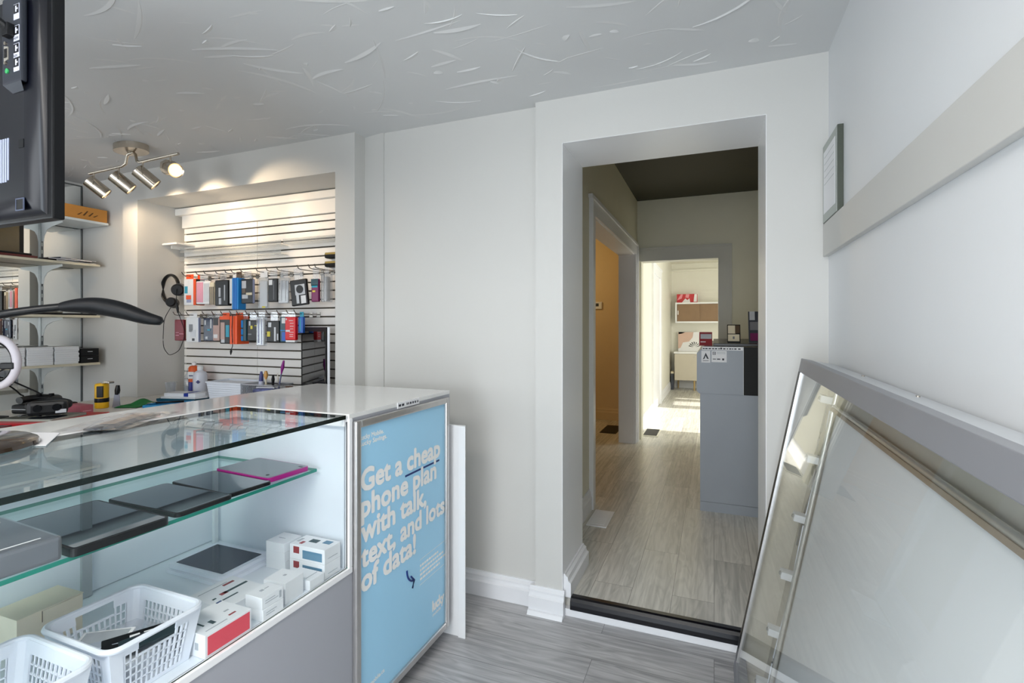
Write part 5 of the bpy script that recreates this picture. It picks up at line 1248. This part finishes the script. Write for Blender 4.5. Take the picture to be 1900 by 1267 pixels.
m = MB(); m.box(0.036, 0.041, 0, YL, LW - 0.03, LW - 0.003); m.build('gasket', BLACK, lb, local=True)
m = MB(); m.box(0.041, D, 0, YL, LW - 0.03, LW - 0.001, 0, 0.002); m.build('top_panel', mat('pale_aluminium_top', (198, 202, 206), 0.35, 0.3), lb, local=True)
for y in (0.35, 0.85, 1.25):
    m = MB(); m.cyl((0.09, y, LW - 0.001), (0.09, y, LW + 0.001), 0.004, n=12); m.build('screw', STEEL, lb, local=True)
m = MB(); m.box(0, 0.036, 0, YL, 0, 0.045, 0, 0.002); m.build('bottom_rail', GRAL, lb, local=True)
m = MB(); m.box(0.0, 0.010, YL - 0.040, YL, 0.045, LW - 0.048, 0, 0.001); m.build('end_rail', BLACK, lb, local=True)
m = MB(); m.box(0.0, 0.0102, YL - 0.043, YL - 0.040, 0.045, LW - 0.048); m.box(0.0, 0.0102, YL, YL + 0.002, 0.045, LW - 0.048); m.build('end_trim', ALU, lb, local=True)
m = MB(); m.box(0.010, D, YL - 0.004, YL, 0.0, LW - 0.03); m.build('end_panel', BEI, lb, local=True)
m = MB(); m.box(0.010, D, 0.0, 0.012, 0.0, LW - 0.03); m.build('near_panel', GRAL, lb, local=True)
m = MB(); m.box(D - 0.006, D, 0.012, YL - 0.004, 0.0, LW - 0.03); m.box(0.036, D - 0.006, 0.012, YL - 0.004, 0.0, 0.01); m.build('back_tray', BEI, lb, local=True)
m = MB(); m.box(D - 0.012, D - 0.0065, 0.02, YL - 0.205, 0.02, LW - 0.14); m.build('white_panel', mat('white_light_panel', (232, 235, 237), 0.3, var=0.01), lb, local=True)
m = MB(); m.cyl((D - 0.020, YL - 0.192, 0.012), (D - 0.020, YL - 0.192, LW - 0.05), 0.008, n=14); m.cyl((D - 0.020, 0.02, LW - 0.125), (D - 0.020, YL - 0.20, LW - 0.125), 0.008, n=14)
m.build('tube_channel', mat('silver_tube', (206, 204, 196), 0.25, 0.6), lb, local=True)
m = MB(); m.box(D - 0.03, D - 0.0065, 0.02, YL - 0.2, LW - 0.138, LW - 0.128); m.build('brown_strip', mat('brown_grey_strip', (150, 136, 118), 0.5), lb, local=True)
for k, w in enumerate((1.075, 0.87, 0.665, 0.46, 0.255, 0.06)):
    yy = YL - 0.13
    md = MB().box(D - 0.052, D - 0.008, yy - 0.020, yy + 0.020, w - 0.012, w + 0.012, 0, 0.002).build('led_module', CARD, lb, local=True)
    mm = MB(); mm.cyl((D - 0.052, yy, w), (D - 0.056, yy, w), 0.007, 0.005, 16); mm.build('led_lens', mat('grey_led_lens', (140, 142, 140), 0.2), md, local=True)
wp_ = [(D - 0.015, YL - 0.135 + 0.012 * math.sin(k * 1.3), 0.04 + k * 0.10) for k in range(11)]
m = MB(); m.tube(smooth(wp_), 0.003, 8); m.build('white_wire', WPLAS, lb, local=True)
wp_ = [(D - 0.012, YL - 0.075, 0.55), (D - 0.014, YL - 0.09, 0.68), (D - 0.014, YL - 0.12, 0.76), (D - 0.014, YL - 0.09, 0.84), (D - 0.014, YL - 0.06, 0.93), (D - 0.014, YL - 0.075, 1.05)]
m = MB(); m.tube(smooth(wp_), 0.003, 8); m.build('grey_wire', mat('grey_wire', (130, 130, 128), 0.4), lb, local=True)
for k, (w, h) in enumerate(((0.80, 0.03), (0.63, 0.02))):
    m = MB(); m.box(D - 0.012, D - 0.0065, YL - 0.085, YL - 0.045, w, w + h); m.build('connector', DARKG, lb, local=True)
m = MB(); m.box(0.0035, 0.0065, 0.012, YL - 0.043, 0.045, LW - 0.048); m.build('glass_front', glass('sign_glass', (253, 254, 254), 0.55, base=0.05), lb, local=True)

cf = thing('certificate', 'framed white certificate standing on the wall board at the far right corner', 'certificate', (0.395, 2.12, 1.7105))
m = MB(); m.box(0.386, 0.4035, 1.985, 2.222, 1.7105, 2.005, 0, 0.001); m.build('frame', mat('dark_olive_frame', (70, 76, 66), 0.4), cf)
MB().box(0.3845, 0.386, 1.992, 2.22, 1.714, 2.002).build('backing_mat', mat('grey_green_mat', (176, 182, 176), 0.5), cf)
MB().box(0.3838, 0.3845, 2.012, 2.205, 1.745, 1.975).build('sheet', PAPER, cf)
m = MB()
for k, z in enumerate((1.95, 1.925, 1.90, 1.875, 1.85)): m.box(0.3835, 0.3838, 2.03, 2.19, z, z + 0.003)
m.build('print', mat('pale_print_lines', (196, 198, 198), 0.6), cf)

# ================================================================== PASSAGE: REGISTERS, DESK, FAR ROOM
def register(label, x0, x1, y0, y1, fm, sm):
    t = thing('floor_register', label, 'floor vent', ((x0+x1)/2, (y0+y1)/2, HF))
    m = MB(); m.box(x0, x1, y0, y1, HF, HF + 0.006, 0, 0.003); m.build('flange', fm, t)
    m = MB(); m.box(x0 + 0.02, x1 - 0.02, y0 + 0.03, y1 - 0.03, HF + 0.006, HF + 0.0075); m.build('grille', sm, t)
register('closed white floor vent just inside the passage on the left', -0.745, -0.618, 3.10, 3.385, TRIM, mat('pale_grey_vent', (236, 238, 242), 0.4))
register('floor vent with a black grille and white rim further down the passage', -0.775, -0.588, 5.89, 6.335, CREAM, mat('black_vent', (20, 20, 20), 0.6))
register('dark floor vent in the warm lit side room', -1.25, -1.06, 5.88, 6.36, mat('dark_bronze_vent', (34, 28, 20), 0.6), mat('black_vent', (20, 20, 20)))
GDK = mat('blue_grey_laminate', (150, 156, 164), 0.4, var=0.02)
dkk = thing('reception_desk', 'grey reception desk with a chamfered upper part on the right of the passage', 'desk', (0.08, 4.2, HF))
m = MB(); m.box(-0.088, 0.41, 3.642, 5.2, HF + 0.065, 0.872); m.build('lower_body', GDK, dkk)
m = MB(); m.box(-0.088, 0.41, 3.642, 5.2, HF, HF + 0.063); m.build('plinth', GDK, dkk)
m = MB(); m.extr([(-0.109, 3.639, 0.89), (-0.094, 3.639, 0.873), (0.178, 3.639, 0.873), (0.178, 3.639, 1.190), (-0.06, 3.639, 1.190), (-0.109, 3.639, 1.145)], (0, 1.55, 0)); m.build('upper_body', GDK, dkk)
m = MB(); m.box(0.178, 0.41, 3.64, 3.66, 0.873, 1.19); m.box(0.178, 0.41, 3.66, 5.19, 0.873, 0.90); m.build('dark_recess', mat('black_recess', (8, 8, 8), 0.7), dkk)
m = MB(); m.box(-0.005, 0.415, 3.70, 5.18, 1.1905, 1.21, 0, 0.003); m.build('dark_top', mat('charcoal_top', (44, 42, 38), 0.35), dkk)
m = MB(); m.box(0.178, 0.18, 3.6385, 3.64, 0.873, 1.19); m.build('edge_strip', WHITE, dkk)
sg = tag(box(-0.075, 0.176, 3.6365, 3.6385, 1.166, 1.189).build('info_strip', PAPER), 'white printed strip along the top edge of the grey reception desk', 'sign')
m = MB(); rr = random.Random(9); x = -0.07
while x < 0.165:
    w = rr.uniform(0.006, 0.016); m.box(x, x + w, 3.636, 3.6365, 1.172, 1.180 if rr.random() < .6 else 1.184); x += w + rr.uniform(0.003, 0.01)
m.build('print', INK, sg)
s1 = tag(box(-0.08, -0.024, 3.6365, 3.6385, 1.082, 1.162).build('notice_card', PAPER), 'small white card with a dark mountain-shaped mark on the grey desk', 'sign')
m = MB(); m.extr([(-0.071, 3.636, 1.103), (-0.052, 3.636, 1.148), (-0.033, 3.636, 1.106), (-0.044, 3.636, 1.108), (-0.053, 3.636, 1.128), (-0.060, 3.636, 1.108)], (0, 0.0005, 0)); m.box(-0.07, -0.034, 3.636, 3.6365, 1.093, 1.096); m.build('triangle_mark', INK, s1)
s2 = tag(box(-0.016, 0.078, 3.6365, 3.6385, 1.086, 1.162).build('notice_card', PAPER), 'wider white notice card with small icons beside the mountain-mark card', 'sign')
m = MB()
for (a, b, c, d_) in ((-0.009, -0.006, 1.136, 1.155), (0.007, 0.010, 1.136, 1.155), (-0.006, 0.007, 1.152, 1.155), (-0.006, 0.007, 1.136, 1.139), (-0.003, 0.004, 1.143, 1.148), (-0.008, 0.012, 1.104, 1.109), (0.018, 0.038, 1.103, 1.110), (0.050, 0.062, 1.099, 1.112)): m.box(a, b, 3.636, 3.6365, c, d_)
m.build('icons', INK, s2)
m = MB()
for z in (1.152, 1.147, 1.142): m.box(0.016, 0.07, 3.636, 3.6365, z, z + 0.002)
m.build('print', PALE, s2)
def holder(label, x, y, w, h, body, parts):
    t = thing('leaflet_stand', label, 'leaflet stand', (x, y, 1.2105 if y > 3.70 else 1.19), (0, 0, 0))
    z0 = 1.2105 if x > 0.0 else 1.1905
    t.location = (x, y, z0); WM[t.name] = Matrix.Translation((x, y, z0))
    S = Matrix.Rotation(R(-20), 4, 'X')
    MB().box(-w/2, w/2, -0.003, 0.003, 0.002, h, 0, 0.001, S).build('back_plate', body, t, local=True)
    for i, (mt, a, b, c, d_) in enumerate(parts):
        MB().box(-w/2 + a*w, -w/2 + b*w, -0.0036 - 0.0004*i, -0.003, c*h, d_*h, 0, 0, S).build('print', mt, t, local=True)
    MB().box(-w/2, w/2, -0.02, 0.05, 0, 0.003).build('foot', body, t, local=True)
holder('red and grey leaflet stand at the left end of the reception desk', -0.055, 3.78, 0.085, 0.10, mat('dark_red_leaflet', (150, 34, 40), 0.4), ((SILV, 0.1, 0.95, 0.5, 0.85), (PAPER, 0.1, 0.5, 0.24, 0.3), (DRED, 0.0, 1.0, 0.9, 1.0)))
holder('black leaflet stand with cream cards, middle of the reception desk', 0.128, 3.84, 0.085, 0.135, BLACKM, ((CREAMC, 0.06, 0.62, 0.5, 0.95), (CREAMC, 0.06, 0.92, 0.08, 0.46), (BRN, 0.6, 0.95, 0.52, 0.95), (GRYC, 0.42, 0.56, 0.2, 0.34)))
holder('tall dark leaflet rack at the right end of the reception desk', 0.268, 3.90, 0.085, 0.235, DARKG, ((SILV, 0.1, 0.5, 0.72, 1.0), (GRYC, 0.12, 0.9, 0.4, 0.66), (PURP, 0.12, 0.9, 0.06, 0.3)))
th = thing('thermostat', 'small white thermostat on the tan wall of the side room', 'thermostat', (-1.44, 6.75, 1.61))
box(-1.50, -1.40, 6.722, 6.749, 1.565, 1.66, 0.004).build('housing', TRIM, th)
box(-1.48, -1.44, 6.72, 6.722, 1.60, 1.64).build('display', DARKG, th)
# far room furniture
CABW = mat('greige_cabinet', (198, 190, 174), 0.4, var=0.02)
ca = thing('cabinet', 'low greige cabinet on wooden legs against the far room wall', 'cabinet', (-0.3, 10.6, HF))
m = MB(); m.box(-0.72, 0.35, 10.45, 10.86, 0.272, 0.80, 0, 0.002); m.build('body', CABW, ca)
box(-0.725, -0.25, 10.435, 10.45, 0.28, 0.79, 0.002).build('door', CABW, ca)
box(-0.24, 0.34, 10.435, 10.45, 0.28, 0.79, 0.002).build('door', CABW, ca)
box(-0.74, 0.36, 10.43, 10.88, 0.80, 0.835, 0.003).build('top', WHITE, ca)
box(-0.37, -0.32, 10.42, 10.435, 0.74, 0.75, 0.002).build('handle', STEEL, ca)
LEGW = mat('light_wood_leg', (196, 166, 110), 0.45, var=0.06)
for x, y in ((-0.36, 10.5), (0.28, 10.5), (-0.68, 10.82), (0.28, 10.82)):
    m = MB(); m.cyl((x, y, HF), (x, y, 0.272), 0.013, 0.018, 12); m.build('leg', LEGW, ca)
wc = thing('wall_cabinet', 'white framed wall cabinet with sliding brown doors in the far room', 'cabinet', (-0.3, 10.75, 1.4))
m = MB(); m.box(-0.72, 0.30, 10.55, 10.898, 1.405, 1.435); m.box(-0.72, 0.30, 10.55, 10.898, 1.78, 1.81); m.box(-0.72, -0.69, 10.55, 10.898, 1.435, 1.78); m.box(0.27, 0.30, 10.55, 10.898, 1.435, 1.78); m.box(-0.69, 0.27, 10.88, 10.898, 1.435, 1.78); m.build('carcass', WHITE, wc)
BRD = mat('brown_sliding_door', (140, 112, 84), 0.5, var=0.08)
box(-0.685, -0.26, 10.57, 10.585, 1.437, 1.778).build('door', BRD, wc)
box(-0.28, 0.265, 10.59, 10.605, 1.437, 1.778).build('door', BRD, wc)
box(-0.675, -0.66, 10.565, 10.57, 1.57, 1.65).build('handle', WHITE, wc)
def canvas(label, x0, x1, z0, z1, y, gm, blobs):
    t = thing('canvas_print', label, 'canvas', ((x0+x1)/2, y, z0))
    w, h = x1 - x0, z1 - z0
    MB().box(x0, x1, y - 0.012, y + 0.012, z0, z1, 0, 0.002).build('canvas', gm, t)
    for (mt, pts) in blobs:
        m = MB(); m.extr([(x0 + a*w, y - 0.0128, z0 + b*h) for a, b in pts], (0, 0.0008, 0)); m.build('painted_shape', mt, t)
RDP = mat('red_paint', (196, 52, 58), 0.5); PKP = mat('pink_paint', (232, 150, 160), 0.5); BLSH = mat('blush_paint', (216, 184, 168), 0.6); GRNP = mat('olive_paint', (50, 54, 46), 0.6)
canvas('red, pink and white abstract canvas on top of the far wall cabinet', -0.70, -0.31, 1.8105, 1.985, 10.70, RDP, ((PKP, ((0.02, 0.3), (0.2, 0.98), (0.3, 0.98), (0.24, 0.5))), (PAPER, ((0.25, 0.02), (0.42, 0.5), (0.52, 0.3), (0.62, 0.5), (0.66, 0.02))), (PKP, ((0.42, 0.6), (0.45, 0.98), (0.62, 0.98), (0.58, 0.55))), (PAPER, ((0.82, 0.1), (0.86, 0.98), (0.98, 0.98), (0.97, 0.1)))))
bl = [(BLSH, ((0.0, 0.12), (0.12, 0.18), (0.22, 0.45), (0.5, 0.5), (0.66, 0.72), (0.7, 0.99), (0.0, 0.99))), (GRNP, ((0.02, 0.88), (0.02, 0.99), (0.32, 0.99), (0.22, 0.93)))]
for k in range(7):
    a = R(20 + k * 24); cx_, cz_ = 0.74, 0.20
    bl.append((GRNP, ((cx_ + 0.05*math.cos(a), cz_ + 0.05*math.sin(a)), (cx_ + 0.28*math.cos(a + 0.08), cz_ + 0.30*math.sin(a + 0.08)), (cx_ + 0.24*math.cos(a - 0.12), cz_ + 0.28*math.sin(a - 0.12)))))
canvas('blush and white abstract canvas with dark leaf strokes on the low cabinet', -0.68, -0.26, 0.8355, 1.225, 10.80, PAPER, bl)
hb2 = thing('storage_box', 'dark box with a pale lid beside the low cabinet in the far room', 'box', (-0.775, 10.6, HF))
MB().box(-0.80, -0.745, 10.48, 10.70, HF, 0.40, 0, 0.003).build('body', DARKG, hb2)
MB().box(-0.80, -0.742, 10.475, 10.705, 0.40, 0.44, 0, 0.003).build('lid', CREAMC, hb2)
